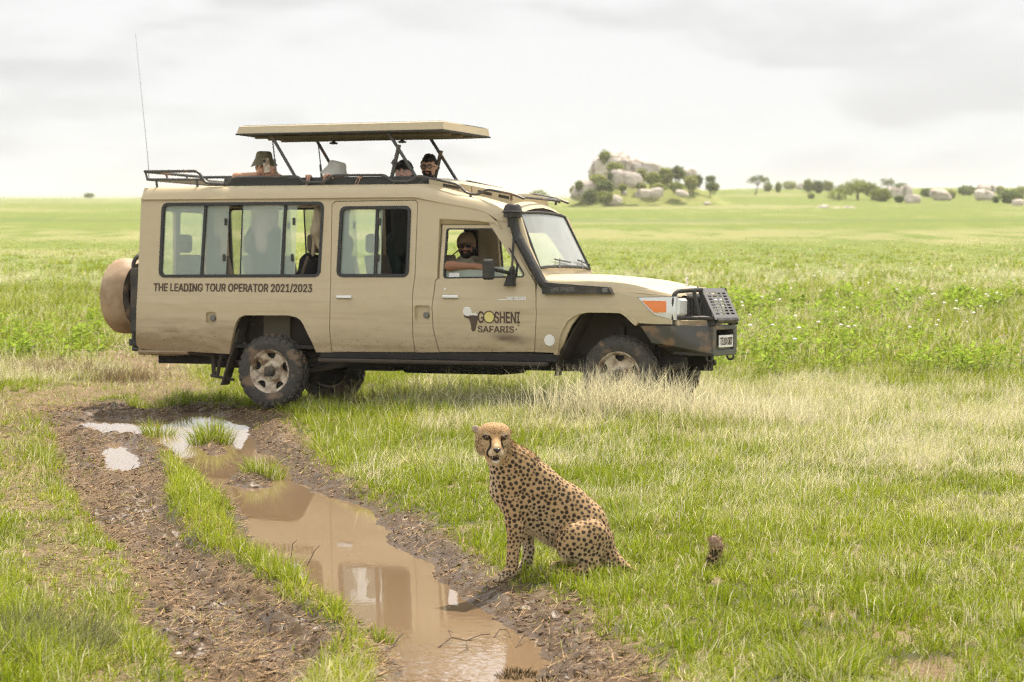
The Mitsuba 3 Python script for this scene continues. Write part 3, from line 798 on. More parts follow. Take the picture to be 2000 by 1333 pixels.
# ---- roof
XS = [-1.672, -1.655, -1.60, -1.2, -.68, -.60, 0, .6, 1.2, 1.65, 1.743, 1.793, 1.90, 2.10, 2.233, 2.474, 2.60, 2.702, 2.804, 2.86, 2.905]
zg = np.interp(XS, [-1.7, 1.70, 1.79, 2.557, 2.698, 2.90], [2.318, 2.318, 2.305, 2.150, 2.05, 2.03])
zt = np.interp(XS, [-1.672, -1.655, -1.60, 1.75, 1.82, 2.233, 2.474, 2.702, 2.804, 2.86, 2.905], [2.37, 2.42, 2.462, 2.462, 2.452, 2.335, 2.290, 2.225, 2.180, 2.155, 2.115])
zcr = np.interp(XS, [-1.672, -1.655, -1.60, 1.75, 1.82, 2.30, 2.777, 2.86, 2.915], [2.38, 2.43, 2.475, 2.475, 2.470, 2.385, 2.283, 2.262, 2.205])
sec = []
for x, a, t, c in zip(XS, zg, zt, zcr):
    yo = side_y(0, a) - .006 + .05 * sstep(2.5, 2.9, x)
    pr = [(yo, a), (yo - .004, a + .012), (yo + .012, a + .4 * (t - a)), (yo + .035, a + .75 * (t - a)), (yo + .07, a + .93 * (t - a)), (yo + .12, t), (.30, t + .35 * (c - t)), (.42, t + .6 * (c - t)), (.62, t + .85 * (c - t)), (.87, c)]
    pr += [(WID - y, z) for y, z in pr[:-1][::-1]]
    sec.append([(x, y, z) for y, z in pr])
sec = np.array(sec)
n_, m_ = sec.shape[:2]
i, j = np.meshgrid(np.arange(n_ - 1), np.arange(m_ - 1), indexing='ij')
q = np.stack([i * m_ + j, (i + 1) * m_ + j, (i + 1) * m_ + j + 1, i * m_ + j + 1], -1).reshape(-1, 4)
cx = sec.reshape(-1, 3)[q].mean(1)
hole = (cx[:, 0] > -.60) & (cx[:, 0] < 1.65) & (cx[:, 1] > .30) & (cx[:, 1] < 1.44)
q = q[~hole]
rf = np.vstack([q[:, [0, 1, 2]], q[:, [0, 2, 3]]])
rv = sec.reshape(-1, 3)
inner = rv.copy()
inner[:, 2] -= .025
inner[:, 1] = .87 + (inner[:, 1] - .87) * .985
car('roof', trimesh.Trimesh(rv, rf, process=False), 'paint', smooth=50)
car('headliner', trimesh.Trimesh(inner, rf[:, ::-1], process=False), 'liner', smooth=50)
both('gutter', tube([(-1.66, .083, 2.318), (1.73, .083, 2.316), (1.85, .088, 2.292), (2.557, .105, 2.148), (2.66, .115, 2.075), (2.75, .118, 1.965), (3.11, .03, 1.48)], .010, 6), 'paint')
# rear end
rear = sg.Polygon([(.05, .63), (.02, 1.2), (.10, 2.31), (.17, 2.45), (1.57, 2.45), (1.64, 2.31), (1.72, 1.2), (1.69, .63)])
rw = [rpoly([(.20, 1.45), (.82, 1.45), (.82, 2.20), (.22, 2.20)], .05), rpoly([(.92, 1.45), (1.54, 1.45), (1.52, 2.20), (.92, 2.20)], .05)]
rp = tm(contours(rear.difference(unary_union(rw))).extrude(.04))
v = np.array(rp.vertices)
car('rear_panel', trimesh.Trimesh(np.stack([-1.672 + v[:, 2], v[:, 0], v[:, 1]], 1), rp.faces, process=False), 'paint')
car('rear_bumper', cat(box(-1.80, -1.62, .10, 1.64, .60, .66, .02)), 'steel')
# spare wheel in its tan cover on a carrier
sp = car('spare_wheel', lathe([(.20, -1.945), (.36, -1.925), (.405, -1.975), (.415, -2.075), (.40, -2.165), (.30, -2.185), (.20, -2.175), (.20, -1.945)], 44, 'x').apply_translation([0, .50, 1.225]), 'tyre')
car('cover', lathe([(.365, -1.930), (.378, -1.920), (.405, -1.955), (.432, -2.015), (.437, -2.105), (.428, -2.175), (.40, -2.210), (.30, -2.230), (.0, -2.240)], 48, 'x').apply_translation([0, .50, 1.225]), 'cover_vinyl', sp)
car('carrier', cat(box(-1.95, -1.66, .42, .58, 1.16, 1.28, .01), tube(rounded([(-1.72, .10, .66), (-1.76, .10, .72), (-1.77, .10, 1.62), (-1.74, .18, 1.70), (-1.70, .5, 1.70)], .08), .024, 8), tube([(-1.77, .10, 1.30), (-1.9, .30, 1.26)], .02, 8), box(-1.82, -1.68, .08, .20, .66, .74, .01), box(-1.80, -1.68, .07, .14, .80, 1.55, .02)), 'black')
# ---- screens
ws = np.array([(3.165, .10, 1.555), (3.165, 1.64, 1.555), (2.895, 1.54, 2.135), (2.895, .20, 2.135)])
WS = lambda a, b, o=0.0: (ws[0] * (1 - a) * (1 - b) + ws[1] * a * (1 - b) + ws[2] * a * b + ws[3] * (1 - a) * b) + np.array([.9, 0, .42]) * (o + .05 * (4 * a * (1 - a)) ** .7)  # noqa: E731
ga, gb = np.meshgrid(np.linspace(0, 1, 13), np.linspace(0, 1, 7), indexing='ij')
gv = np.array([WS(a, b) for a, b in zip(ga.ravel(), gb.ravel())])
i, j = np.meshgrid(np.arange(12), np.arange(6), indexing='ij')
q = np.stack([i * 7 + j, (i + 1) * 7 + j, (i + 1) * 7 + j + 1, i * 7 + j + 1], -1).reshape(-1, 4)
wk = car('windshield', trimesh.Trimesh(gv, np.vstack([q[:, [0, 1, 2]], q[:, [0, 2, 3]]]), process=False), 'windshield_glass', smooth=True)
edge = [WS(a, 0, .006) for a in np.linspace(0, 1, 9)] + [WS(1, b, .006) for b in np.linspace(0, 1, 6)[1:]] + [WS(a, 1, .006) for a in np.linspace(1, 0, 9)[1:]] + [WS(0, b, .006) for b in np.linspace(1, 0, 6)[1:]]
car('seal', tube(edge, .016, 8), 'rubberseal', wk)
both('windshield_pillar', cat(tube([(3.16, .075, 1.50), (3.02, .11, 1.78), (2.885, .16, 2.12)], [.045, .040, .045], 10), hull([(2.50, .098, 2.155), (2.50, .14, 2.19), (2.72, .12, 1.99), (2.75, .22, 2.22), (3.17, .05, 1.44), (3.17, .12, 1.50), (3.02, .06, 1.44), (2.72, .12, 2.05), (2.88, .15, 2.16), (2.84, .20, 2.18), (3.08, .06, 1.50)])), 'paint')
for y, a in ((.40, .30), (1.12, .76)):
    p0, p1 = WS(a - .02, -.04, .02), WS(a + .03, .12, .035)
    wp = car('wiper', tube([p0, p1], .008, 6), 'guardmetal')
    car('blade', tube([WS(a - .06, .115, .03), WS(a + .22, .06, .03)], .008, 6), 'black', wp)
# ---- snorkel
sn = car('snorkel', cat(hull([(x, y, z) for x, z in ((3.262, 1.278), (4.043, 1.285), (3.997, 1.355), (3.31, 1.40), (3.25, 1.40)) for y in (-.055, .03)]),
                        tube(rounded([(3.33, -.005, 1.33), (3.25, -.01, 1.39), (2.915, .07, 1.90), (2.880, .075, 2.05)], .10, 5), [.052] * 8 + [.048] * (len(rounded([(0, 0, 0), (1, 0, 0), (2, 1, 0), (3, 1, 0)], .1, 5)) - 8), 12)), 'black')
car('snorkel_head', lathe([(.0, .0), (.052, .0), (.056, .10), (.098, .105), (.100, .152), (.118, .156), (.118, .166), (.104, .170), (.086, .225), (.062, .245), (0, .248)], 24, 'z').apply_translation([2.876, .06, 1.985]), 'black', sn)
car('lettering', plate_text('LAND CRUISER', 3.36, 3.62, 1.315, .036, lambda x, z: 0 * x - .0552, .002), 'guardmetal', sn)
car('duct_end', cat(box(3.93, 3.99, -.06, -.05, 1.30, 1.345, .004)), 'guardmetal', sn)
# ---- mirror
for f in (lambda m: m, mir):
    mk_ = car('mirror', f(box(2.66, 2.80, -.27, -.22, 1.425, 1.645, .03)), 'black')
    car('bracket', f(cat(hull([(2.81, -.0, 1.36), (2.94, -.0, 1.36), (2.82, .02, 1.44), (2.93, .02, 1.47), (2.82, -.05, 1.36), (2.93, -.05, 1.36), (2.90, -.03, 1.56), (2.92, .01, 1.58), (2.88, -.02, 1.56)]), tube([(2.90, -.01, 1.54), (2.898, .05, 1.96)], .013, 6), tube([(2.88, -.02, 1.50), (2.79, -.20, 1.53)], .02, 8))), 'black', mk_)
# ---- raised hatch roof
N0 = np.array([(-.52, 3.035), (2.02, 3.045)])
tilt = lambda x, z: z + (x + .52) * .000  # noqa: E731
pts = []
pr = car('raised_roof', cat(hull([(x, y, z) for x, y, z in ((-.52, .22, 3.045), (2.00, .22, 3.05), (-.52, 1.52, 3.045), (2.00, 1.52, 3.05), (-.50, .24, 3.125), (1.99, .24, 3.132), (-.50, 1.50, 3.125), (1.99, 1.50, 3.132), (-.46, .30, 3.140), (1.94, .30, 3.147), (-.46, 1.44, 3.140), (1.94, 1.44, 3.147))])), 'paint')
car('lining', box(-.49, 1.97, .26, 1.48, 3.033, 3.043), 'liner', pr)
car('edge_seal', cat(box(-.53, 2.01, .212, .24, 3.030, 3.046), box(-.53, 2.01, 1.50, 1.528, 3.030, 3.046), box(-.53, -.50, .24, 1.50, 3.030, 3.046), box(1.98, 2.01, .24, 1.50, 3.030, 3.046)), 'canvas', pr)
for y in (.55, .87, 1.19):
    car('roof_rib', box(-.46, 1.94, y - .02, y + .02, 3.005, 3.034, .005), 'seatcloth', pr)
for x in (.35, 1.20):
    car('hanging_lamp', lathe([(0, -.05), (.045, -.045), (.05, -.03), (.02, -.02), (.015, .0), (0, .0)], 12, 'z').apply_translation([x, .9, 3.0]), 'black', pr)
for y in (.30, 1.44):
    for a, b in (((-.133, 3.035), (.215, 2.50)), ((1.306, 3.035), (1.672, 2.50))):
        car('strut', tube([(a[0], y, a[1]), (b[0], y, b[1])], .019, 8), 'steel')
    car('gas_strut', cat(tube([(1.44, y, 2.895), (1.344, y, 2.50)], .024, 8), tube([(1.40, y, 2.72), (1.37, y, 2.68)], .034, 6)), 'steel')
    car('gas_strut', cat(tube([(-.133, y + .03, 3.03), (-.09, y + .03, 2.70)], .007, 6), tube([(-.10, y + .03, 2.76), (-.07, y + .03, 2.50)], .013, 6)), 'steel')
car('hatch_coaming', cat(box(-.70, 1.72, .255, .298, 2.455, 2.550, .008), box(-.70, 1.72, 1.442, 1.485, 2.455, 2.550, .008), box(-.70, -.62, .30, 1.44, 2.455, 2.550, .008), box(1.66, 1.72, .30, 1.44, 2.455, 2.54, .008)), 'canvas')
# side rail along the roof edge
rail = [(-.663, 2.475), (-.53, 2.555), (.249, 2.562), (.341, 2.495), (.586, 2.492), (.686, 2.566), (1.315, 2.562), (1.404, 2.494), (1.617, 2.490), (1.714, 2.552), (2.177, 2.453), (2.284, 2.357), (2.404, 2.335), (2.524, 2.395), (2.817, 2.341), (2.95, 2.29)]
both('roof_rail', cat(tube(rounded([(x, .20, z) for x, z in rail], .04, 3), .014, 8), *[tube([(x, .200, z), (x, .212, z - .07)], .014, 6) for x, z in ((-.655, 2.478), (.38, 2.494), (.55, 2.492), (1.43, 2.494), (1.58, 2.49), (2.33, 2.348), (2.80, 2.343))]), 'steel')
# sloping front hatch of the cab roof
zs = lambda x: np.interp(x, [1.74, 1.82, 2.30, 2.777, 2.9], [2.50, 2.49, 2.405, 2.310, 2.28])  # noqa: E731
fh = car('front_hatch', cat(*[hull([(x, y, zs(x) + d) for x in (a, b) for y, d in ((.34, -.08), (.34, .035), (1.40, -.08), (1.40, .035), (.87, .055))]) for a, b in ((1.78, 2.28), (2.29, 2.76))]), 'paint')
for a, b in ((1.95, 2.14), (2.36, 2.52), (2.60, 2.72)):
    car('hand_slot', hull([(x, y, zs(x) - .03 + d) for x in (a, b) for y in (.332, .345) for d in (0, .032)]), 'liner', fh)
# rear roof rack
rk = car('roof_rack', cat(tube(rounded([(-1.66, .16, 2.635), (-.97, .16, 2.632), (-.885, .16, 2.495), (-.655, .18, 2.480)], .06, 4), .017, 8), tube(rounded([(-1.66, 1.58, 2.635), (-.97, 1.58, 2.632), (-.885, 1.58, 2.495), (-.655, 1.56, 2.480)], .06, 4), .017, 8),
                          tube([(-1.66, .16, 2.635), (-1.67, 1.58, 2.635)], .017, 8), tube([(-1.63, .16, 2.545), (-.92, .16, 2.535)], .015, 8), tube([(-1.63, 1.58, 2.545), (-.92, 1.58, 2.535)], .015, 8), tube([(-1.63, .16, 2.545), (-1.63, 1.58, 2.545)], .015, 8),
                          *[tube([(x, .17, 2.55), (x + .01, .18, 2.45)], .014, 6) for x in (-1.52, -1.0)], *[tube([(x, 1.57, 2.55), (x + .01, 1.56, 2.45)], .014, 6) for x in (-1.52, -1.0)], *[tube([(-1.66, y, 2.635), (-1.63, y, 2.545)], .012, 6) for y in (.17, .63, 1.10, 1.57)]), 'steel')
for k in range(8):
    y = .28 + k * .168
    pl = sg.box(-1.60, 0, -.93, .085)
    hs = [sg.Point(-1.55 + t * .075, .043).buffer(.022, quad_segs=3) for t in range(9)]
    pm = tm(contours(pl.difference(unary_union(hs))).extrude(.006))
    pm.apply_translation([0, y, 2.535])
    car('slat', pm, 'guardmetal', rk)
car('front_rack', cat(tube(rounded([(2.52, 1.50, 2.33), (2.575, 1.50, 2.37), (2.815, 1.50, 2.325), (2.86, 1.50, 2.30)], .03), .014, 8), tube([(2.86, .30, 2.315), (2.86, 1.50, 2.315)], .014, 8)), 'steel')
car('antenna', tube([(-1.60, .15, 2.55), (-1.612, .15, 2.75), (-1.69, .15, 3.42), (-1.785, .15, 4.21)], [.005, .003, .002, .0012], 5), 'guardmetal')
# ---- wheels
def make_wheel(x, y, z, f, steer=0.0):
    R = .412
    k = car('wheel', f(lathe([(0, .0), (.05, -.012), (.06, .05), (0, .05)], 20, 'y').apply_translation([x, y, z])), 'dark')
    pf = [(.232, .03), (.250, .012), (.30, .000), (.345, .010), (.372, .026), (.388, .045), (.392, .075), (.392, .165), (.388, .19), (.345, .23), (.25, .228), (.232, .21), (.232, .03)]
    tyre = [lathe(pf, 56, 'y')]
    for n in range(30):
        a0 = n * 2 * math.pi / 30
        for (y0, y1, da, wd, r0) in ((.032, .082, 0, .066, .368), (.086, .116, .5, .058, .38), (.122, .152, 0, .058, .38), (.156, .205, .5, .066, .368)):
            bx = box(r0, R + (.0 if n % 2 else .006), -wd / 2, wd / 2, y0, y1, .006)
            bx.vertices[:, 0] -= np.where(bx.vertices[:, 0] > .39, .018 * (abs((y0 + y1) / 2 - .119) > .05), 0)
            bx.apply_transform(trimesh.transformations.rotation_matrix(a0 + da * math.pi / 15, [0, 0, 1]))
            bv = np.array(bx.vertices)
            tyre.append(trimesh.Trimesh(np.stack([bv[:, 0], bv[:, 2], bv[:, 1]], 1), bx.faces[:, ::-1], process=False))
        bx = box(.345, .388, -.020, .020, .012, .040, .006)
        bx.apply_transform(trimesh.transformations.rotation_matrix(a0, [0, 0, 1]))
        bv = np.array(bx.vertices)
        tyre.append(trimesh.Trimesh(np.stack([bv[:, 0], bv[:, 2], bv[:, 1]], 1), bx.faces[:, ::-1], process=False))
    ty = cat(*tyre)
    if x > 2:
        ty.vertices[:, 2] = np.maximum(ty.vertices[:, 2], -.40)
    car('tyre', f(ty.apply_translation([x, y, z])), 'tyre', k, 35)
    # steel disc with five windows
    disc = lathe([(.238, .040), (.246, .022), (.240, .014), (.228, .018), (.218, .034), (.205, .052), (.180, .050), (.155, .062), (.120, .078), (.100, .060), (.085, .052), (.0, .052), (.0, .078), (.09, .078), (.11, .095), (.16, .084), (.19, .075), (.215, .085), (.225, .20), (.238, .20), (.238, .040)], 60, 'y')
    disc.merge_vertices()
    disc.update_faces(disc.nondegenerate_faces())
    disc.remove_unreferenced_vertices()
    disc.fix_normals()
    dm = Manifold(m3.Mesh(np.array(disc.vertices, np.float32), np.array(disc.faces, np.uint32)))
    for n in range(5):
        a = n * 2 * math.pi / 5 + .28
        c, s_ = math.cos(a), math.sin(a)
        t = np.array([-s_, c])
        e = np.array([c, s_])
        P = [e * .204 + t * .058, e * .204 - t * .058, e * .168 - t * .048, e * .142 - t * .018, e * .142 + t * .018, e * .168 + t * .048]
        cut = Manifold.hull_points(np.array([(p[0], yy, p[1]) for p in P for yy in (-.02, .15)], np.float32))
        dm = dm - cut
    car('rim', f(tm(dm).apply_translation([x, y, z])), 'rimpaint', k, 40)
    car('hub', f(lathe([(0, -.022), (.046, -.020), (.056, -.008), (.060, .05), (0, .05)], 20, 'y').apply_translation([x, y, z])), 'tyre', k, 40)
    car('brake_drum', f(lathe([(0, .105), (.205, .105), (.205, .20), (0, .20)], 28, 'y').apply_translation([x, y, z])), 'dark', k)
    for n in range(6):
        a = n * math.pi / 3 + .5
        car('wheel_nut', f(lathe([(0, .022), (.012, .024), (.014, .055)], 6, 'y').apply_translation([x + .083 * math.cos(a), y, z + .083 * math.sin(a)])), 'rimpaint', k, False)


for f in (lambda m: m, mir):
    make_wheel(0.0, .02, .405, f)
    make_wheel(4.068, .045, .443, f)
# wheel wells, chassis, axles
both('wheel_well', cat(panel(sg.Polygon(list(rear_arch.buffer(.02).exterior.coords)), lambda x, z: 0 * x + .40, .02, .4), box(-.44, .50, .05, .42, 1.035, 1.05), hull([(-.46, .05, .83), (-.46, .42, .83), (-.42, .05, 1.04), (-.42, .42, 1.04), (-.47, .05, .86)]), hull([(.40, .05, 1.03), (.40, .42, 1.03), (.63, .05, .66), (.63, .42, .66), (.66, .05, .66), (.43, .05, 1.03)])), 'liner')
both('wheel_well', cat(box(3.45, 4.32, .06, .44, 1.125, 1.14), box(3.40, 4.35, .42, .44, .55, 1.13), hull([(3.42, .06, .60), (3.42, .42, .60), (3.70, .06, 1.13), (3.70, .42, 1.13), (3.40, .06, .62)]), hull([(4.16, .06, 1.12), (4.16, .42, 1.12), (4.34, .06, .92), (4.34, .42, .92), (4.37, .06, .95)])), 'liner')
car('floor', box(-1.62, 3.2, .08, 1.66, .66, .70), 'dark')
car('chassis', cat(box(-1.6, 4.7, .36, .46, .46, .64, .01), box(-1.6, 4.7, 1.28, 1.38, .46, .64, .01), box(-.95, -.55, .46, 1.28, .42, .62, .02), box(1.4, 2.6, .5, 1.2, .40, .66, .03), box(3.5, 4.4, .5, 1.2, .45, .9, .03), box(.75, 1.35, .42, .80, .42, .62, .03)), 'dark')
car('axle', cat(tube([(0, .12, .405), (0, 1.62, .405)], .055, 10), trimesh.creation.icosphere(2, .16).apply_translation([0, .95, .405])), 'liner')
car('axle', cat(tube([(4.068, .12, .443), (4.068, 1.62, .443)], .055, 10), trimesh.creation.icosphere(2, .15).apply_translation([4.068, 1.1, .443]), tube([(4.22, .2, .43), (4.22, 1.5, .43)], .02, 8)), 'liner')
for q in ([(-.72, .36, .52), (-.3, .36, .42), (0, .36, .37), (.3, .36, .40), (.78, .36, .50)], [(3.4, .30, .52), (3.8, .30, .44), (4.068, .30, .42), (4.4, .30, .47), (4.7, .30, .55)]):
    both('leaf_spring', tube(q, .035, 6), 'liner')
for q in ([(.12, .30, .42), (.55, .42, .62)], [(4.0, .34, .55), (4.0, .40, .95)]):
    both('shock_absorber', tube(q, .033, 8), 'liner')
car('exhaust_pipe', cat(tube([(-.55, .30, .55), (-1.05, .12, .60)], .03, 8)), 'liner')
car('rear_step_tube', cat(tube([(-1.66, .06, .595), (-1.03, .06, .605)], .036, 10), box(-1.55, -1.2, .08, .30, .555, .60, .02)), 'paint')
car('tow_bracket', cat(tube([(-.66, .16, .60), (-.72, .16, .34)], .022, 6), tube([(-.78, .16, .60), (-.76, .16, .34)], .024, 6), tube([(-.80, .16, .34), (-.50, .14, .30)], .018, 6)), 'liner')
both('mud_flap', hull([(-.62, .05, .24), (-.62, .26, .24), (-.50, .05, .60), (-.50, .26, .60), (-.40, .05, .87), (-.40, .26, .87), (-.60, .05, .24), (-.48, .05, .60), (-.385, .05, .87)]), 'liner')
both('mud_flap', hull([(3.365, .05, .42), (3.365, .26, .42), (3.40, .05, .68), (3.40, .26, .68), (3.385, .05, .42), (3.42, .05, .68)]), 'liner')
both('side_step', cat(box(.655, 3.32, -.095, .02, .520, .562, .012), *[box(x, x + .05, .0, .40, .525, .555) for x in (.9, 1.7, 2.5, 3.1)]), 'liner')
both('sill', box(.62, 3.40, .03, .08, .56, .655, .01), 'dark')
car('sticker', panel(sg.Point(3.325, .795).buffer(.060), lambda x, z: fend_y(x, z) - .003, .004), 'whitepaint', CAR, label='round white sticker low on the front wing')
# ---- inside
for x, ys in ((-1.15, (.32, 1.0)), (-.30, (.32, 1.0)), (.50, (.32, 1.0)), (1.22, (.32, 1.0)), (2.05, (.30, .98))):
    for y in ys:
        st = car('seat', cat(box(x - .02, x + .46, y, y + .46, 1.02, 1.16, .05), box(x + .05, x + .38, y + .05, y + .41, .70, 1.03)), 'seatcloth')
        car('backrest', hull([(x - .10, y, 1.10), (x - .10, y + .46, 1.10), (x + .03, y, 1.10), (x + .03, y + .46, 1.10), (x - .22, y + .03, 1.68), (x - .22, y + .43, 1.68), (x - .12, y + .03, 1.70), (x - .12, y + .43, 1.70)]), 'seatcloth', st)
        car('headrest', box(x - .26, x - .16, y + .11, y + .35, 1.72, 1.93, .04), 'seatcloth', st)
car('dashboard', cat(box(2.86, 3.12, .10, 1.64, 1.20, 1.46, .05), tube([(2.86, .50, 1.36), (2.78, .50, 1.42)], .03, 8)), 'dark')
sw = trimesh.creation.torus(.185, .014, 30, 8)
sw.apply_transform(trimesh.transformations.rotation_matrix(math.radians(-62), [0, 1, 0]))
car('steering_wheel', cat(sw.apply_translation([2.74, .50, 1.43]), tube([(2.74, .33, 1.43), (2.74, .67, 1.43)], .016, 6)), 'black')
# cargo net stretched behind the second row
net = [tube([(-.42, .35 + k * .06, 1.75), (-.42, .35 + k * .06, 2.10)], .004, 4) for k in range(8)] + [tube([(-.42, .35, 1.78 + k * .045), (-.42, .77, 1.78 + k * .045)], .004, 4) for k in range(8)]
car('cargo_net', cat(*net), 'guardmetal')
for x in (1.80, -.80):
    car('roll_bar', tube(rounded([(x, .14, .8), (x, .16, 2.28), (x, 1.58, 2.28), (x, 1.60, .8)], .1), .03, 8), 'dark')
# ---------------------------------------------------------------- people in the vehicle (vehicle coordinates)
def cpt(*p):
    return np.array(p, float)


def figure(name, label, head, yaw, top, skin, shirt, trousers, hair, hands, lean=0.0, face=1.0, beard=None, seated=False, sleeve=0.5, long_sleeve=False, shoulder=0.19, group=None, pitchd=0.0, wide=1.0):
    """one person: head = centre of the skull; yaw = direction the face looks (degrees, 0 = +x, -90 = towards the near side)"""
    P = thing(name, label, 'person', group)
    c, s = math.cos(math.radians(yaw)), math.sin(math.radians(yaw))
    pp = math.radians(pitchd)
    cp, sp_ = math.cos(pp), math.sin(pp)
    H = np.array(head, float)

    def hd(f, r, u):  # face forward, to its right, up
        f, u = f * cp - u * sp_ * -1 * -1, u * cp + f * sp_
        return H + np.array([c * f + s * r, s * f - c * r, u])

    bx, by = (math.cos(math.radians(top)), math.sin(math.radians(top)))   # body facing

    def bd(f, r, u, o):
        return o + np.array([bx * f + by * r, by * f - bx * r, u])

    neck = H + np.array([0, 0, -.145])
    N = bd(-.02, 0, -.04, neck)
    ch = bd(-.02 - lean * .3, 0, -.22, N)
    pel = bd(-.02 - lean, 0, -.56, N)
    sh = [bd(-.02, r * shoulder, -.045, N) for r in (-1, 1)]
    skull = [(hd(-.015, 0, .035), hd(-.02, 0, .035), .088, .088, None), (hd(.02, 0, .02), hd(.02, 0, .02), .082, .082, None), (hd(.03, 0, -.04), hd(.05, 0, -.075), .062, .040, None),
             (hd(.02, -.045, -.045), hd(.045, -.012, -.085), .03, .026, None), (hd(.02, .045, -.045), hd(.045, .012, -.085), .03, .026, None),
             (hd(.088, 0, .012), hd(.112, 0, -.020), .010, .016, None, .012), (hd(.098, -.013, -.024), hd(.098, .013, -.024), .010, .010, None, .01),
             (hd(.086, -.016, -.053), hd(.086, .016, -.053), .010, .010, None, .008), (hd(.077, -.03, .036), hd(.077, .03, .036), .014, .014, None, .01),
             (hd(-.005, .083, .0), hd(-.012, .090, .030), .012, .017, None, .008), (hd(-.005, -.083, .0), hd(-.012, -.090, .030), .012, .017, None, .008)]
    skull += [(hd(.094, e * .032, .015), hd(.094, e * .032, .015), .014, .014, None, -.008) for e in (-1, 1)]
    bones = list(skull) + [(hd(-.01, 0, -.06), N, .058, .064)]
    torso = [(N, ch, .085, .13), (ch, pel, .135, .125), (sh[0], sh[1], .068, .068), (sh[0], ch, .07, .11), (sh[1], ch, .07, .11), (bd(0, -.09, 0, pel), bd(0, .09, 0, pel), .115, .115)]
    torso = [(a, b, ra * wide, rb * wide) for a, b, ra, rb in torso]
    legs = []
    for r in (-1, 1):
        hip = bd(0, r * .095, -.05, pel)
        if seated:
            kn = bd(.40, r * .11, -.06, pel)
            ft = bd(.46, r * .11, -.44, pel)
        else:
            kn = bd(.04, r * .10, -.46, pel)
            ft = bd(.0, r * .11, -.84, pel)
        legs += [(hip, kn, .092, .062), (kn, ft, .058, .042), (ft, bd(.14, 0, -.02, ft), .042, .034)]
    arms, hand, cuffs = [], [], []
    for k, (el, wr, tip, curl) in enumerate(hands):
        el, wr, tip = cpt(*el), cpt(*wr), cpt(*tip)
        S = sh[k]
        arms += [(S, el, .058 * wide, .046 * wide), (el, wr, .044 * wide, .029)]
        cuffs += [(S, el, .058 * wide + .011, .046 * wide + .012)] if not long_sleeve else [(S, el, .070, .056), (el, el + (wr - el) * .86, .056, .043)]
        d = tip - wr
        L = np.linalg.norm(d)
        d = d / L
        cu = cpt(*curl) / np.linalg.norm(curl)
        side_ = np.cross(d, cu)
        side_ /= np.linalg.norm(side_)
        cu = np.cross(side_, d)
        pc = wr + d * .085
        hand += [(wr, wr + d * .03, .028, .026), (wr + d * .03 + side_ * .022, pc + side_ * .026, .015, .014), (wr + d * .03 - side_ * .022, pc - side_ * .028, .015, .013), (wr + d * .03, pc, .017, .015)]
        for q, (off, ln) in enumerate(((.028, .070), (.010, .080), (-.010, .075), (-.028, .058))):
            b0 = pc + side_ * off
            b1 = b0 + d * ln * .42 + cu * ln * .16
            b2 = b1 + d * ln * .20 + cu * ln * .30
            b3 = b2 + cu * ln * .22 - d * ln * .04
            hand += [(b0, b1, .0092, .0085, None, .005), (b1, b2, .0085, .008, None, .004), (b2, b3, .008, .007, None, .004)]
        t0 = wr + d * .035 + side_ * .03
        t1 = t0 + side_ * .030 + d * .022 + cu * .018
        hand += [(t0, t1, .0135, .011, None, .008), (t1, t1 + d * .030 + cu * .014 - side_ * .002, .0105, .0085, None, .005)]
    body = blob(bones + torso + legs + arms + hand, .0066, .022, 3)
    V = np.array(body.vertices)
    col = np.tile(np.array(skin), (len(V), 1)) * (0.94 + 0.12 * meshkit.noise(V * 30, 3))[:, None]
    # lips, eye sockets and brows
    q = V - H
    f_ = q[:, 0] * c + q[:, 1] * s
    r_ = q[:, 0] * s - q[:, 1] * c
    f, u = f_ * cp + q[:, 2] * sp_, q[:, 2] * cp - f_ * sp_
    fr = f > .03
    col[fr & (np.abs(u + .052) < .010) & (np.abs(r_) < .026)] *= (0.80, 0.52, 0.52)
    for e in (-1, 1):
        col[fr & (np.hypot((r_ - e * .032) / 1.3, u - .016) < .014)] *= 0.45
        col[fr & (np.abs(u - .038) < .006) & (np.abs(r_ - e * .034) < .022)] = np.array(hair) * 1.0
    if beard is not None:
        bm = (f > -.01) & (u < -.028 - .02 * (np.abs(r_) > .055)) & (u > -.15) & ~((np.abs(u + .053) < .009) & (np.abs(r_) < .022)) & ~((np.abs(r_) < .012) & (u > -.035))
        bm |= (np.abs(r_) > .066) & (u < .01) & (f > 0) & (u > -.11)
        if beard == 'short':
            bm &= (np.hypot(r_, u + .06) < .05) | (u < -.075)
        col[bm] = np.array(hair) * (0.9 + 0.5 * meshkit.noise(V[bm] * 160, 3))[:, None]
    car_v(P + '__body', body, 'vcol', col)
    for e in (-1, 1):
        k = car_v(P + '__eye', trimesh.creation.icosphere(2, .0115).apply_translation(hd(.0855, e * .032, .015)), 'vcol', lambda X, e=e: np.where((np.linalg.norm(X - hd(.0965, e * .031, .015), axis=1) < .0062)[:, None], np.array([[.02, .012, .01]]), np.array([[.6, .56, .52]])))
    cl = blob([(a, b, ra + .012, rb + .012) for a, b, ra, rb in torso[:5]] + [(ch, pel + [0, 0, -.08], .150 * wide, .140 * wide)] + cuffs, .010, .03, 4)
    CV = np.array(cl.vertices)
    fold = meshkit.fbm(CV * np.array([14, 14, 7]), 3, 5) - .5
    cl.vertices = CV + cl.vertex_normals * (fold * .018)[:, None]
    if long_sleeve:
        keep = np.ones(len(cl.faces), bool)
    else:
        keep = np.ones(len(cl.faces), bool)
        fc = cl.vertices[cl.faces].mean(1)
        for k, (el, wr, tip, curl) in enumerate(hands):
            a, b = sh[k], cpt(*el)
            ba = b - a
            t = ((fc - a) @ ba) / (ba @ ba)
            dd = np.linalg.norm(fc - (a + np.clip(t, 0, 1.2)[:, None] * ba), axis=1)
            keep &= ~((t > sleeve * 1.6 - .02) & (dd < .10))
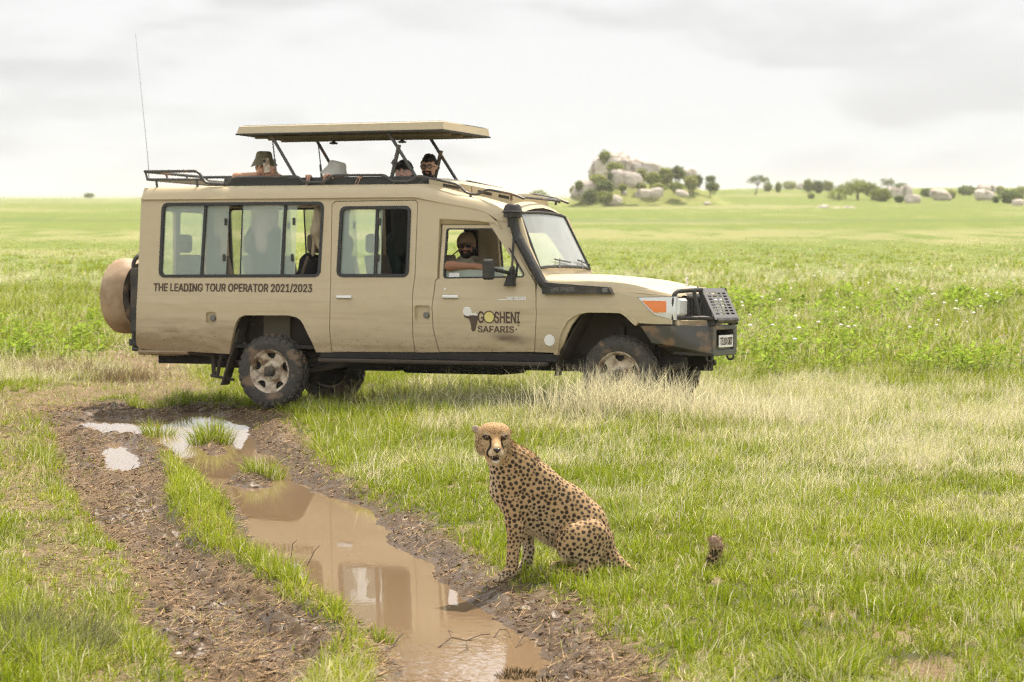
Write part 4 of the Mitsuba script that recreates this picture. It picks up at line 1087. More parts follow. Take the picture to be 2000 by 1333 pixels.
    cl.update_faces(keep)
    sc_ = np.array(shirt) * np.ones((len(cl.vertices), 3))
    sc_ *= (0.8 + 0.4 * meshkit.fbm(np.array(cl.vertices) * 22, 3, 8))[:, None]
    car_v(P + '__shirt', cl, 'vcol', sc_)
    tr = blob([(a, b, ra + .012, rb + .012) for a, b, ra, rb in [torso[5]] + [x for x in legs if x[2] > .05]], .012, .04, 4)
    car_v(P + '__trousers', tr, 'vcol', np.array(trousers) * np.ones((len(tr.vertices), 3)) * (0.85 + 0.3 * meshkit.fbm(np.array(tr.vertices) * 12, 3, 8))[:, None])
    return P, hd, bd, N


def car_v(key, mesh, m, col):
    mesh = tm(mesh).copy()
    X = np.array(mesh.vertices)
    cc = col(X) if callable(col) else np.array(col)
    mesh.apply_transform(V4)
    parent, name = key.rsplit('__', 1)
    return obj(name, mesh, m, parent, True, color=cc)


def cap_mesh(hd, col, P, dark=None, brim_up=0.0):
    pts = [(hd(-.015, 0, .060), hd(-.015, 0, .060), .101, .101), (hd(.015, 0, .062), hd(.015, 0, .062), .095, .095), (hd(-.01, 0, .105), hd(.0, 0, .105), .065, .065)]
    m = blob(pts, .009, .03, 2)
    X = np.array(m.vertices)
    up = hd(0, 0, 1) - hd(0, 0, 0)
    h = (X - hd(0, 0, 0)) @ up
    m.update_faces((h > .035)[m.faces].all(1))
    br = []
    for r in np.linspace(-1, 1, 9):
        w = .080 * r
        L = .175 - .055 * r * r
        br += [hd(.06, w, .062 - .012 * r * r), hd(L, w * .92, .052 - .018 * r * r + brim_up), hd(.06, w, .056 - .012 * r * r), hd(L, w * .92, .046 - .018 * r * r + brim_up)]
    k = car_v(P + '__cap', m, 'vcol', np.array(col) * np.ones((len(m.vertices), 3)) * (0.85 + 0.3 * meshkit.noise(X * 60, 2))[:, None])
    b = hull(br)
    car_v(k + '__peak', b, 'vcol', np.array(dark or col) * np.ones((len(b.vertices), 3)))


def bucket_hat(hd, col, P, lift=0.0):
    rows = []
    for rad, z, flat in ((.0, .172, 1), (.066, .170, 1), (.084, .158, 1), (.094, .128, 1), (.103, .085, 1), (.110, .078, 1), (.150, .010, 1), (.157, .004, 1), (.152, .004, 1), (.108, .070, 1), (.100, .084, 1)):
        ring = []
        for k in range(28):
            a = k * 2 * math.pi / 28
            wob = .010 * math.sin(3 * a + 1) * (rad > .12)
            ring.append(hd(rad * 1.10 * math.cos(a) - .005, rad * .98 * math.sin(a), z + lift + wob - .012 * (rad > .12) * math.cos(a)))
        rows.append(ring)
    R = np.array(rows)
    n, m = R.shape[:2]
    i, j = np.meshgrid(np.arange(n - 1), np.arange(m), indexing='ij')
    q = np.stack([i * m + j, (i + 1) * m + j, (i + 1) * m + (j + 1) % m, i * m + (j + 1) % m], -1).reshape(-1, 4)
    X = R.reshape(-1, 3)
    cc = np.array(col) * np.ones((len(X), 3)) * (0.85 + 0.3 * meshkit.noise(X * 40, 2))[:, None]
    car_v(P + '__hat', trimesh.Trimesh(X, np.vstack([q[:, [0, 1, 2]], q[:, [0, 2, 3]]]), process=False), 'vcol', cc)


def hair_cap(hd, col, P, long=False):
    pr = [(hd(-.025, 0, .055), hd(-.025, 0, .055), .092, .092), (hd(.03, 0, .085), hd(-.02, 0, .095), .060, .075), (hd(-.06, 0, .0), hd(-.06, 0, -.03), .060, .05), (hd(-.0, .06, .06), hd(-.0, .06, .03), .032, .026), (hd(-.0, -.06, .06), hd(-.0, -.06, .03), .032, .026)]
    if long:
        pr += [(hd(-.03, e * .07, .02), hd(-.015, e * .075, -.16), .032, .026) for e in (-1, 1)] + [(hd(-.07, 0, 0), hd(-.07, 0, -.17), .06, .05)]
    m = blob(pr, .008, .015, 2)
    X = np.array(m.vertices)
    m.vertices = X + m.vertex_normals * ((meshkit.noise(X * np.array([90, 90, 40]), 4) - .45) * .018)[:, None]
    car_v(P + '__hair', m, 'vcol', np.array(col) * np.ones((len(X), 3)) * (0.7 + 0.8 * meshkit.noise(X * 130, 2))[:, None])


def spectacles(hd, P, lens=None):
    parts = []
    for e in (-1, 1):
        ring = [hd(.108 - .004 * abs(math.cos(a)), e * .034 + .026 * math.cos(a), .014 + .019 * math.sin(a)) for a in np.linspace(0, 2 * math.pi, 15)]
        parts.append(tube(ring, .0028, 5))
        parts.append(tube([hd(.104, e * .060, .018), hd(.05, e * .085, .022), hd(-.02, e * .092, .022)], .0028, 5))
    parts.append(tube([hd(.112, -.010, .018), hd(.112, .010, .018)], .0028, 5))
    m = cat(*parts)
    k = car_v(P + '__glasses', m, 'vcol', np.array([.015, .013, .012]) * np.ones((len(m.vertices), 3)))
    if lens:
        for e in (-1, 1):
            l = hull([hd(.107, e * .034 + .025 * math.cos(a), .014 + .018 * math.sin(a)) for a in np.linspace(0, 2 * math.pi, 13)] + [hd(.110, e * .034, .014)])
            car_v(k + '__lens', l, 'vcol', np.array(lens) * np.ones((len(l.vertices), 3)))


HAIR = (.012, .009, .007)
# the driver, elbow out over the door
P, hd, bd, N = figure('person', 'bearded driver in khaki cap and shirt resting a bare arm on the door', (2.19, .42, 1.775), -72, -20, (.26, .13, .08), (.20, .18, .12), (.10, .09, .06), HAIR,
                      [((2.30, .66, 1.36), (2.58, .58, 1.40), (2.68, .55, 1.46), (.2, -.2, -1)), ((2.165, .035, 1.575), (2.43, .060, 1.570), (2.56, .085, 1.560), (.1, .6, -.7))], beard='full', seated=True, sleeve=.40, shoulder=.21, wide=1.15)
cap_mesh(hd, (.15, .10, .055), P, (.10, .065, .04))
spectacles(hd, P, (.02, .012, .012))
# first guest: olive hat, filming with a phone
P, hd, bd, N = figure('person', 'guest in olive bucket hat holding up a phone through the open roof', (-.355, .56, 2.655), -76, -84, (.48, .275, .175), (.62, .50, .47), (.07, .07, .08), HAIR,
                      [((.10, .48, 2.47), (-.115, .40, 2.585), (-.155, .345, 2.655), (-.75, .1, .5)), ((-.63, .42, 2.575), (-.34, .385, 2.595), (-.245, .340, 2.640), (.75, .1, .5))], beard=None, long_sleeve=False, sleeve=.62)
bucket_hat(hd, (.135, .115, .07), P, .040)
ph = box(-.040, .040, -.005, .005, -.080, .080, .004)
phk = thing('phone', 'phone with a dark camera square held by the guest in the olive hat', 'phone')
M4 = trimesh.transformations.rotation_matrix(math.radians(-8), [0, 1, 0])
car('case', ph.copy().apply_transform(M4).apply_translation([-.192, .318, 2.690]), 'rimpaint', phk)
car('camera', box(-.036, -.002, -.009, -.004, .035, .075, .004).apply_transform(M4).apply_translation([-.192, .318, 2.690]), 'dark', phk)
# second guest: white hat, looking to the rear, hands on the coaming
P, hd, bd, N = figure('person_001', 'guest in white bucket hat turned to the left with hands on the roof edge', (.445, .72, 2.57), -158, -95, (.60, .37, .275), (.36, .32, .27), (.24, .22, .17), (.08, .05, .03),
                      [((.78, .50, 2.30), (.62, .33, 2.50), (.60, .265, 2.575), (0, -.3, -1)), ((.22, .46, 2.30), (.33, .33, 2.50), (.36, .265, 2.572), (0, -.3, -1))], pitchd=14)
bucket_hat(hd, (.66, .65, .58), P, .015)
# third guest: black cap
P, hd, bd, N = figure('person_002', 'guest in black peaked cap with chin just above the roof edge behind the strut', (1.215, .92, 2.600), -80, -85, (.64, .40, .305), (.045, .05, .05), (.028, .048, .043), HAIR,
                      [((1.52, .70, 2.25), (1.42, .42, 2.45), (1.25, .30, 2.56), (0, -.3, -1)), ((.98, .62, 2.25), (.98, .36, 2.46), (.98, .275, 2.575), (0, -.3, -1))], pitchd=12)
hair_cap(hd, (.018, .013, .011), P, True)
cap_mesh(hd, (.016, .016, .017), P, None, .02)
# fourth guest: dark hair, glasses
P, hd, bd, N = figure('person_003', 'dark haired guest with glasses and beard standing foremost in the roof hatch', (1.395, 1.20, 2.680), -80, -85, (.56, .34, .22), (.035, .033, .035), (.05, .05, .06), HAIR,
                      [((1.70, 1.05, 2.34), (1.64, .80, 2.44), (1.60, .72, 2.52), (0, -.3, -1)), ((1.16, 1.05, 2.34), (1.18, .80, 2.44), (1.20, .72, 2.52), (0, -.3, -1))], beard='short')
hair_cap(hd, HAIR, P)
spectacles(hd, P)
# loose things on the dashboard and seats
t = thing('sun_hat', 'khaki cloth hat hanging inside the long rear window', 'hat')
hm = blob([((.50, .22, 2.18), (.51, .21, 1.95), .05, .085), ((.50, .21, 1.95), (.56, .19, 1.78), .075, .045), ((.46, .22, 1.92), (.44, .22, 1.70), .03, .02)], .012, .03, 3)
hm.vertices = np.array(hm.vertices) + hm.vertex_normals * ((meshkit.fbm(np.array(hm.vertices) * [25, 25, 9], 3, 2) - .5) * .03)[:, None]
car_v(t + '__cloth', hm, 'vcol', np.array((.30, .25, .17)) * np.ones((len(hm.vertices), 3)))
t = thing('backpack', 'black backpack on the seat behind the open rear window pane', 'backpack')
hm = blob([((.30, .36, 1.25), (.33, .36, 1.60), .14, .12), ((.24, .30, 1.30), (.24, .29, 1.45), .07, .06)], .014, .03, 2)
car_v(t + '__bag', hm, 'vcol', np.array((.012, .012, .013)) * np.ones((len(hm.vertices), 3)))
car_v(t + '__strap', tube(rounded([(.28, .235, 1.20), (.30, .215, 1.45), (.36, .26, 1.68)], .1), .02, 6), 'vcol', np.array((.11, .09, .06)) * np.ones((len(tube(rounded([(.28, .235, 1.20), (.30, .215, 1.45), (.36, .26, 1.68)], .1), .02, 6).vertices), 3)))
t = thing('red_bag', 'small red bag on the dashboard behind the quarter light', 'bag')
hm = blob([((2.98, .35, 1.50), (3.0, .42, 1.54), .07, .05)], .012, .02, 2)
car_v(t + '__cloth', hm, 'vcol', np.array((.42, .05, .045)) * np.ones((len(hm.vertices), 3)))
car_v(t + '__cord', tube([(2.96, .32, 1.55), (2.97, .32, 1.60), (3.0, .36, 1.60), (3.01, .38, 1.57)], .008, 5), 'vcol', np.array((.3, .04, .04)) * np.ones((22, 3)))
# ---------------------------------------------------------------- the cheetah (units of its side view: 318 to the metre)
CH = thing('cheetah', 'spotted cheetah sitting on the muddy bank of the puddle, head turned to the viewer', 'cheetah')
CO = np.array([0.0, 14.85, float(height(np.array([-.03]), np.array([14.80]))[0])])


def J(a, b, y=0.0):
    return np.array([(a - 1000) / 318, y, (1136 - b) / 318])


def cap_(a, b, ra, rb, sy=1.0, k=.03):
    return (a, b, ra / 318, rb / 318, (1, sy, 1), k)


HY = -.13
trunk = [cap_(J(1008, 918, -.05), J(1036, 957, -.02), 43, 54, 1.45, .03), cap_(J(1036, 957, -.02), J(1100, 1002, .02), 54, 52, 1.45, .03), cap_(J(1100, 1002, .02), J(1137, 1030, .03), 52, 50, 1.35, .03),
         cap_(J(1137, 1030, .03), J(1166, 1062, .04), 49, 33, 1.15, .03), cap_(J(1166, 1062, .04), J(1189, 1094, .04), 34, 22, 1.0, .03), cap_(J(1002, 962, -.04), J(1024, 1004, -.02), 41, 36, 1.35, .03),
         cap_(J(1040, 1012, 0), J(1092, 1043, .02), 34, 34, 1.5, .03), cap_(J(977, 884, -.10), J(1008, 918, -.05), 31, 44, 1.15, .03), cap_(J(985, 905, -.07), J(990, 958, -.06), 30, 33, 1.15, .03)]
near_leg = [cap_(J(1002, 950, -.085), J(1008, 1028, -.105), 32, 19, 1.25, .025), cap_(J(1008, 1028, -.105), J(1001, 1092, -.115), 17.5, 11.5, 1, .02), cap_(J(1001, 1092, -.115), J(998, 1117, -.12), 11.5, 11.5, 1, .015),
            cap_(J(998, 1117, -.12), J(982, 1125, -.14), 13, 11.5, .9, .015)]
far_leg = [cap_(J(1012, 955, .03), J(1028, 1034, .045), 30, 17, 1.3, .025), cap_(J(1028, 1034, .045), J(1033, 1082, .06), 14.5, 11, 1, .02), cap_(J(1033, 1082, .06), J(1030, 1108, .07), 11, 11, 1, .015), cap_(J(1030, 1108, .07), J(1016, 1122, .055), 11.5, 10, .9, .015)]
thigh = [cap_(J(1152, 1050, -.075), J(1122, 1056, -.115), 36, 36, 1.45, .02), cap_(J(1152, 1072, -.08), J(1118, 1064, -.12), 28, 31, 1.35, .02), cap_(J(1112, 1066, -.125), J(1162, 1107, -.115), 23, 13, 1.2, .02),
         cap_(J(1166, 1111, -.115), J(1090, 1121, -.15), 11.5, 10.5, 1, .015), cap_(J(1090, 1121, -.15), J(1074, 1122, -.155), 12, 10, .9, .012)]
thigh_f = [cap_(J(1148, 1050, .13), J(1118, 1058, .16), 36, 34, 1.5, .02), cap_(J(1112, 1066, .16), J(1162, 1107, .15), 22, 13, 1.2, .02), cap_(J(1166, 1111, .15), J(1086, 1121, .17), 11.5, 11, 1, .015)]
toes = []
for (a, b, y, s) in ((975, 1128, -.15, 1), (1070, 1124, -.16, 1), (1011, 1125, .05, 1), (1082, 1124, .175, 1)):
    for q in range(4):
        yy = y + (q - 1.5) * .025
        fwd = -8 if q in (1, 2) else -4
        toes += [cap_(J(a + 6, b + 1, yy), J(a + fwd, b + 3.5, yy - .008), 6.2, 5.6, 1, .005)]
tail = [((1192, 1090), 15, .04), ((1212, 1108), 11.5, .02), ((1236, 1124), 9.5, -.0), ((1262, 1133), 8.5, .0), ((1310, 1136), 8, .04), ((1352, 1136), 8, .08), ((1382, 1124), 8.5, .10), ((1396, 1104), 9.5, .10), ((1404, 1090), 9.5, .10), ((1407, 1075), 10, .095), ((1399, 1065), 9.5, .09)]
tl = [cap_(J(*tail[i][0], tail[i][2]), J(*tail[i + 1][0], tail[i + 1][2]), tail[i][1], tail[i + 1][1], 1, .015) for i in range(len(tail) - 1)]
head = [cap_(J(964, 854, HY), J(966, 858, HY + .03), 29, 31, 1.0, .02), cap_(J(958, 849, HY - .02), J(972, 849, HY - .02), 23, 23, 1.0, .02), cap_(J(943, 855, HY), J(946, 872, HY - .01), 15.5, 15.5, 1.0, .02), cap_(J(985, 856, HY), J(983, 873, HY - .01), 12.5, 14.5, 1.0, .02), cap_(J(951, 842, HY), J(981, 842, HY), 15, 15, 1.0, .02),
        cap_(J(967, 857, HY - .06), J(970, 871, HY - .135), 12.5, 9.5, 1.0, .02), cap_(J(964.5, 880, HY - .115), J(975, 880, HY - .115), 8.0, 8.0, 1.0, .012), cap_(J(967, 880, HY - .05), J(969, 895.5, HY - .10), 16, 7.0, 1.0, .015),
        cap_(J(958, 880, HY - .07), J(979, 880, HY - .07), 10, 10, 1.0, .015),
        (J(935, 842, HY + .02), J(929, 836.5, HY + .015), 9.0 / 318, 7.4 / 318, (1, 1.7, 1), .012), (J(991, 847, HY + .05), J(994, 845, HY + .06), 6.5 / 318, 5.5 / 318, (1, 1.7, 1), .012),
        (J(951.5, 851.5, HY - .098), J(952, 851.5, HY - .098), 4.0 / 318, 4.0 / 318, (1, 1, 1), -.008), (J(983.5, 851.5, HY - .092), J(983, 851.5, HY - .092), 4.0 / 318, 4.0 / 318, (1, 1, 1), -.008),
        (J(967.5, 891, HY - .155), J(969.5, 891, HY - .115), 4.2 / 318, 4.6 / 318, (.62, 1, 1), -.006)]
allp = trunk + near_leg + far_leg + thigh_f + tl + toes + head
D, lo = sdf_grid(allp, .0068, .03, .03)
# the near thigh lies over the flank with only a soft crease between them
D2, lo2 = sdf_grid([((p[0]), (p[1]), p[2], p[3], p[4], p[5]) for p in thigh], .0068, .02, .03)
off = np.round((lo2 - lo) / .0068).astype(int)
lo2s = lo + off * .0068
D2, _ = None, None


def regrid(prims, lo, n, h):
    E = np.full(n, 1.0, np.float32)
    for pr in prims:
        r = max(pr[2], pr[3]) + abs(pr[5]) * 1.5 + 3 * h
        i0 = np.maximum(np.floor((np.minimum(pr[0], pr[1]) - r - lo) / h).astype(int), 0)
        i1 = np.minimum(np.ceil((np.maximum(pr[0], pr[1]) + r - lo) / h).astype(int) + 1, n)
        ax = [lo[i] + h * np.arange(i0[i], i1[i]) for i in range(3)]
        sl = tuple(slice(a, b) for a, b in zip(i0, i1))
        E[sl] = smin(E[sl], sdf_prim([ax[0][:, None, None], ax[1][None, :, None], ax[2][None, None, :]], pr).astype(np.float32), pr[5])
    return E


E_ = regrid(thigh, lo, D.shape, .0068)
D = smin(D, E_, .010)
V, F = surface_nets(D, lo, .0068)
cm = trimesh.Trimesh(V, F, process=False)
trimesh.smoothing.filter_taubin(cm, 0.5, 0.53, 4)
cm = cm.subdivide()
trimesh.smoothing.filter_taubin(cm, 0.5, 0.53, 3)
V = np.array(cm.vertices)
NRM = np.array(cm.vertex_normals)
X, Y, Z = V.T
PX, PY = X * 318 + 1000, 1136 - Z * 318
# muscle and skin relief
V2 = V + NRM * ((meshkit.fbm(V * np.array([11, 11, 9]), 3, 3) - .5) * .010 * (np.hypot(PX - 967, PY - 865) > 40))[:, None]
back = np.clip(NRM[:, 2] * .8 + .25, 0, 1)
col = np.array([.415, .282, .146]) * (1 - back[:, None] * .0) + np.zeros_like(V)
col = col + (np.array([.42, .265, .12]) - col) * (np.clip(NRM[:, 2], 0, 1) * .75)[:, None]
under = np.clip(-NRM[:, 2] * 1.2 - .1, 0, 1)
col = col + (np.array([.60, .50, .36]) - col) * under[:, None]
chest = sstep(985, 955, PX) * (PY > 900) * sstep(1010, 960, PY)
col = col + (np.array([.58, .47, .33]) - col) * (.7 * chest)[:, None]
inner = ((PX > 1012) & (PX < 1044) & (PY > 1035) & (Y > -.03)) * .7
col = col + (np.array([.55, .45, .32]) - col) * inner[:, None]
paws = sstep(1108, 1122, PY) * (PX < 1110)
col = col + (np.array([.47, .37, .24]) - col) * (.7 * paws)[:, None]
hd_ = (np.hypot((PX - 965) / 40, (PY - 864) / 44) < 1) & (Y < HY + .07)
# spots: blue-noise points over the skin, grown to uneven dark ovals
rng = np.random.default_rng(12)
order = rng.permutation(len(V))[:60000]
cell, pts, rad = {}, [], []
for o in order:
    p = V[o]
    fx, fy = PX[o], PY[o]
    isleg = (fy > 1035 and fx < 1045) or (fy > 1095) or fx > 1195
    face = hd_[o]
    if face and PY[o] > 843 and 950 < PX[o] < 986:
        continue

    if NRM[o, 2] < -.75:
        continue
    r = .0255 + .0065 * rng.random() if rng.random() > .10 else .017
    if isleg:
        r *= .80
    if face or (fy < 905 and fx < 990):
        r *= .56 if fy > 846 else .42
    key = tuple(np.floor(p / .04).astype(int))
    ok = True
    for a in (-1, 0, 1):
        for b in (-1, 0, 1):
            for c in (-1, 0, 1):
                for (q, qr) in cell.get((key[0] + a, key[1] + b, key[2] + c), ()):
                    if ((p - q) ** 2).sum() < (.465 * (r + qr)) ** 2:
                        ok = False
                        break
                if not ok:
                    break
            if not ok:
                break
        if not ok:
            break
    if ok:
        cell.setdefault(key, []).append((p, r))
        pts.append(o)
        rad.append(r * (.375 + .08 * rng.random()))
from scipy.spatial import cKDTree
tr_ = cKDTree(V[pts])
dist, idn = tr_.query(V + (meshkit.noise(V * 120, 5)[:, None] - .5) * .007, k=2)
rad = np.array(rad)
sp = np.max(sstep(0.0022, -0.0022, dist - rad[idn] * (.88 + .24 * meshkit.noise(V * 70, 9))[:, None]), 1)
sp *= np.where(NRM[:, 2] < -.6, .5, 1)
dark = np.array([.018, .012, .009])
fade = np.clip(NRM[:, 2] - .35, 0, .5) * .45
sc_ = dark[None] + fade[:, None] * (np.array([.20, .12, .07]) - dark)[None]
sp = sp * np.where(hd_, .8, 1) * np.where(hd_ & (PY > 862) & (PX > 949) & (PX < 985), 0, 1)
col = col * (1 - .96 * sp[:, None]) + sc_ * .96 * sp[:, None]
col *= (.86 + .28 * meshkit.fbm(V * np.array([60, 60, 140]), 3, 4))[:, None]
# face: warm crown, pale muzzle and brow, tear lines, dark lips


def seg(pts, w):
    d = np.full(len(V), 9e9)
    for (ax, ay), (bx_, by_) in zip(pts[:-1], pts[1:]):
        ex, ey = bx_ - ax, by_ - ay
        t = np.clip(((PX - ax) * ex + (PY - ay) * ey) / (ex * ex + ey * ey), 0, 1)
        d = np.minimum(d, np.hypot(PX - ax - t * ex, PY - ay - t * ey))
    return sstep(w + .8, w - .8, d)


front = hd_ & (NRM[:, 1] < -.05)


def dab(m, c):
    global col
    m = np.where(front, m, 0)[:, None]
    col = col * (1 - m) + np.array(c) * m


dab(.25 * sstep(26, 12, np.hypot((PX - 967) * .8, PY - 836)), (.46, .245, .075))
dab(.85 * sstep(14, 9, np.hypot((PX - 969) * .75, PY - 881)), (.60, .49, .35))
dab(.7 * sstep(9, 5, np.hypot((PX - 947), (PY - 861) * 1.2)), (.52, .39, .24))
dab(.7 * sstep(8, 4, np.hypot((PX - 987), (PY - 861) * 1.2)), (.52, .39, .24))
dab(.45 * sstep(7, 4, np.hypot((PX - 951) * .8, (PY - 843) * 1.6)), (.58, .47, .31))
dab(.45 * sstep(7, 4, np.hypot((PX - 984) * .8, (PY - 844) * 1.6)), (.58, .47, .31))
dab(.8 * sstep(7, 4, np.hypot((PX - 970) * 1.2, (PY - 866) * .9)), (.58, .45, .28))
dab(.9 * sstep(9, 6, np.hypot((PX - 968) * .9, PY - 898)), (.62, .54, .42))
dab(seg([(944, 848.5), (949, 847), (956, 848.5), (959, 853), (958, 858), (959, 864), (957, 870), (953, 876), (951.5, 883), (955, 888)], 2.0), (.012, .009, .008))
dab(seg([(990, 848.5), (986, 847), (980.5, 849), (979.5, 854), (980, 859), (981.5, 866), (984, 872)], 1.4), (.012, .009, .008))
dab(.8 * seg([(940, 853), (936, 857), (933, 861)], .8), (.03, .02, .012))
for a, b in ((968, 840), (958, 838), (978, 838)):
    dab(.5 * seg([(a, b - 5), (a + .5, b + 8)], .6), (.10, .05, .02))
ew = np.maximum(sstep(6.4, 5.0, np.hypot((PX - 951.5) * .85, (PY - 851) * 1.35)), sstep(6.0, 4.6, np.hypot((PX - 983.5) * .9, (PY - 851) * 1.35)))
dab(ew, (.012, .010, .008))
dab(sstep(1.3, .8, np.hypot((PX - 967) / 9, (PY - 890) / 4.6)), (.035, .018, .015))
dab(seg([(956, 887), (963, 885.5), (971, 884), (979, 886)], .8), (.02, .013, .011))
dab(.9 * seg([(971, 877), (971, 884)], .7), (.02, .013, .011))
speck = sstep(.60, .70, meshkit.noise(V * 210, 12)) * sstep(847, 842, PY) * sstep(27, 22, np.hypot(PX - 966, PY - 846))
dab(.6 * speck, (.10, .055, .025))
# ringed tail with a pale tip
for a, b, w in ((1226, 1116, 5), (1246, 1124, 5), (1266, 1128, 5), (1300, 1130, 6), (1340, 1128, 6), (1378, 1118, 6), (1390, 1104, 5), (1401, 1090, 6), (1400, 1062, 5)):
    m_ = (sstep(w + 2, w - 1, np.hypot(PX - a, PY - b)) * (PX > 1205))[:, None]
    col = col * (1 - .9 * m_) + np.array([.03, .02, .016]) * .9 * m_
m_ = (sstep(1388, 1396, PX) * sstep(1082, 1074, PY) * .75)[:, None]
col = col * (1 - m_) + np.array([.36, .25, .18]) * m_
mudp = (sstep(1122, 1132, PY) * .55 * (.4 + meshkit.noise(V * 60, 6)))[:, None]
col = col * (1 - mudp) + np.array([.13, .09, .06]) * mudp
earb = (np.hypot(PX - 928, PY - 836) < 7)[:, None] * .7
col = col * (1 - earb) + np.array([.36, .30, .26]) * earb
W = lambda v: np.asarray(v) + CO  # noqa: E731
obj('body', trimesh.Trimesh(W(V2), np.array(cm.faces), process=False), 'fur', CH, True, color=col)
scene['wetdark'] = {'type': 'principled', 'base_color': rgb(.012, .010, .010), 'roughness': .25}
scene['eyeball'] = {'type': 'principled', 'base_color': {'type': 'mesh_attribute', 'name': 'vertex_color'}, 'roughness': .35, 'specular': .3}
mat('tooth', (.70, .64, .50), .35)
for ex_, ey_, ez in ((951.5, 851.3, HY - .086), (983.5, 851.3, HY - .080)):
    s = trimesh.creation.icosphere(3, 5.2 / 318)
    s.apply_translation(J(ex_, ey_, ez))
    x = np.array(s.vertices) - J(ex_, ey_, ez)
    r = np.hypot(x[:, 0], x[:, 2]) * 318
    cc = np.where((r < 1.7)[:, None], [[.008, .007, .006]], np.where((r < 4.0)[:, None], [[.095, .052, .018]], [[.01, .008, .007]]))
    s.vertices = W(s.vertices)
    obj('eye', s, 'eyeball', CH, True, color=cc)
nz = HY - .165
nose = hull([J(962.5, 869.5, nz + .006), J(979.5, 869.5, nz + .006), J(971, 868, nz), J(963, 872.5, nz - .006), J(979, 872.5, nz - .006), J(971, 871, nz - .012), J(971, 880, nz - .002), J(967, 877, nz - .005), J(975, 877, nz - .005), J(971, 879, nz + .03), J(963, 870, nz + .03), J(979, 870, nz + .03)])
nose = trimesh.Trimesh(W(nose.vertices), nose.faces)
obj('nose', nose.subdivide_loop(1), 'wetdark', CH, True)
for a, b, l in ((962, 886.5, 4.6), (975.5, 886, 4.6), (966, 885.8, 1.8), (969, 885.6, 1.8), (972, 885.6, 1.8)):
    obj('tooth', trimesh.Trimesh(W(hull([J(a - 1.0, b, nz + .040), J(a + 1.0, b, nz + .040), J(a, b, nz + .033), J(a, b + l, nz + .037)]).vertices), hull([J(a - 1.0, b, nz + .040), J(a + 1.0, b, nz + .040), J(a, b, nz + .033), J(a, b + l, nz + .037)]).faces, process=False), 'tooth', CH)


def strands(base, direc, length, width, colr, rng, bend=.3):
    n = len(base)
    d = direc / np.linalg.norm(direc, axis=1, keepdims=True)
    sd_ = np.cross(d, np.array([0, 1.0, 0]) + rng.normal(0, .3, (n, 3)))
    sd_ /= np.linalg.norm(sd_, axis=1, keepdims=True) + 1e-9
    w = (sd_ * width[:, None]) / 2
    tip = base + d * length[:, None] + np.array([0, 0, -1]) * (bend * length)[:, None] * .3
    Vv = np.stack([base - w, base + w, tip], 1).reshape(-1, 3)
    Fv = np.arange(3 * n).reshape(n, 3)
    return trimesh.Trimesh(Vv, Fv, process=False), np.repeat(colr, 3, 0)


# guard hairs where the coat is long: nape, cheeks, belly, tail tip, back edge
g = rng.permutation(len(V))
nape = (PX > 995) & (PX < 1062) & (PY < 900) & (NRM[:, 2] > .25)
belly = (PX > 1030) & (PX < 1105) & (PY > 1035) & (NRM[:, 2] < -.35)
cheek = hd_ & ((np.abs(PX - 966) > 24)) & (PY > 858)
tt = PX > 1385
rest = (~hd_) & (PY < 1100)
sel, ln, wd = [], [], []
for msk, k, l in ((nape, 700, .032), (belly, 700, .035), (cheek, 600, .022), (tt, 800, .028), (rest, 8000, .009), (hd_, 1200, .008)):
    c = g[msk[g]][:k]
    sel.append(c)
    ln.append(l * rng.uniform(.6, 1.2, len(c)))
sel, ln = np.concatenate(sel), np.concatenate(ln)
flow = np.tile(np.array([.55, .1, -.75]), (len(sel), 1))
flow[(PX[sel] > 1385)] = (.0, -.1, .3)
hm, hc = strands(W(V2[sel]) - NRM[sel] * .002, NRM[sel] * .55 + flow * .75 + rng.normal(0, .22, (len(sel), 3)), ln, np.full(len(sel), .0026), col[sel] * rng.uniform(.9, 1.12, (len(sel), 1)), rng)
k = obj('fur', hm, 'fur', CH, False, color=hc)
tag(k, kind='stuff')
# ---------------------------------------------------------------- the rocky outcrop, far bushes and trees
def rock_fn(p, n, uv):
    f = mikit.fbm(p.x * .55, p.y * .55, p.z * .9, 4)
    g = mikit.noise(p.x * 1.1, p.y * 1.1, p.z * .25)
    c = mikit.mix((.42, .36, .325), (.62, .565, .52), f)
    return mikit.mix(c, (.17, .14, .125), mikit.smoothstep(.60, .80, g) * .7)


mat('rock', mikit.proc(rock_fn), .95)


def hill_fn(p, n, uv):
    f = mikit.fbm(p.x * .5, p.y * .5, p.z * .5, 4)
    return mikit.mix((.115, .15, .03), (.24, .25, .075), f)


mat('hill_grass', mikit.proc(hill_fn), .95)


def far(px, D):
    return (px - 1000) / 4722 * D


def zz(py, D):
    return 2.33 + (383 - py) / 4722 * D


def gz(x, y):
    return float(height(np.array([x]), np.array([float(y)]))[0])


def mound(hx, hy):
    prof = np.interp(hx, [7, 12.3, 15.4, 19.5, 23.6, 29.8, 33.9, 37, 41, 48], [0, 1.4, 3.4, 5.6, 5.7, 4.9, 5.0, 3.9, 2.0, 0])
    n = meshkit.fbm(np.stack([hx * .25, hy * .25, hx * 0], -1), 3, 6) - .5
    return (prof + 1.6 * n * (prof > .5)) * np.exp(-((hy - 491) / 10.5) ** 2)


def settle(px, py):
    """distance at which the plain is seen at this height, for things on the far ridge"""
    D = np.linspace(420, 1100, 137)
    gy_ = 383 - (height(far(px, D), D) - 2.33) / D * 4722
    return float(D[np.argmin(np.abs(gy_ - py) + D * .002)])


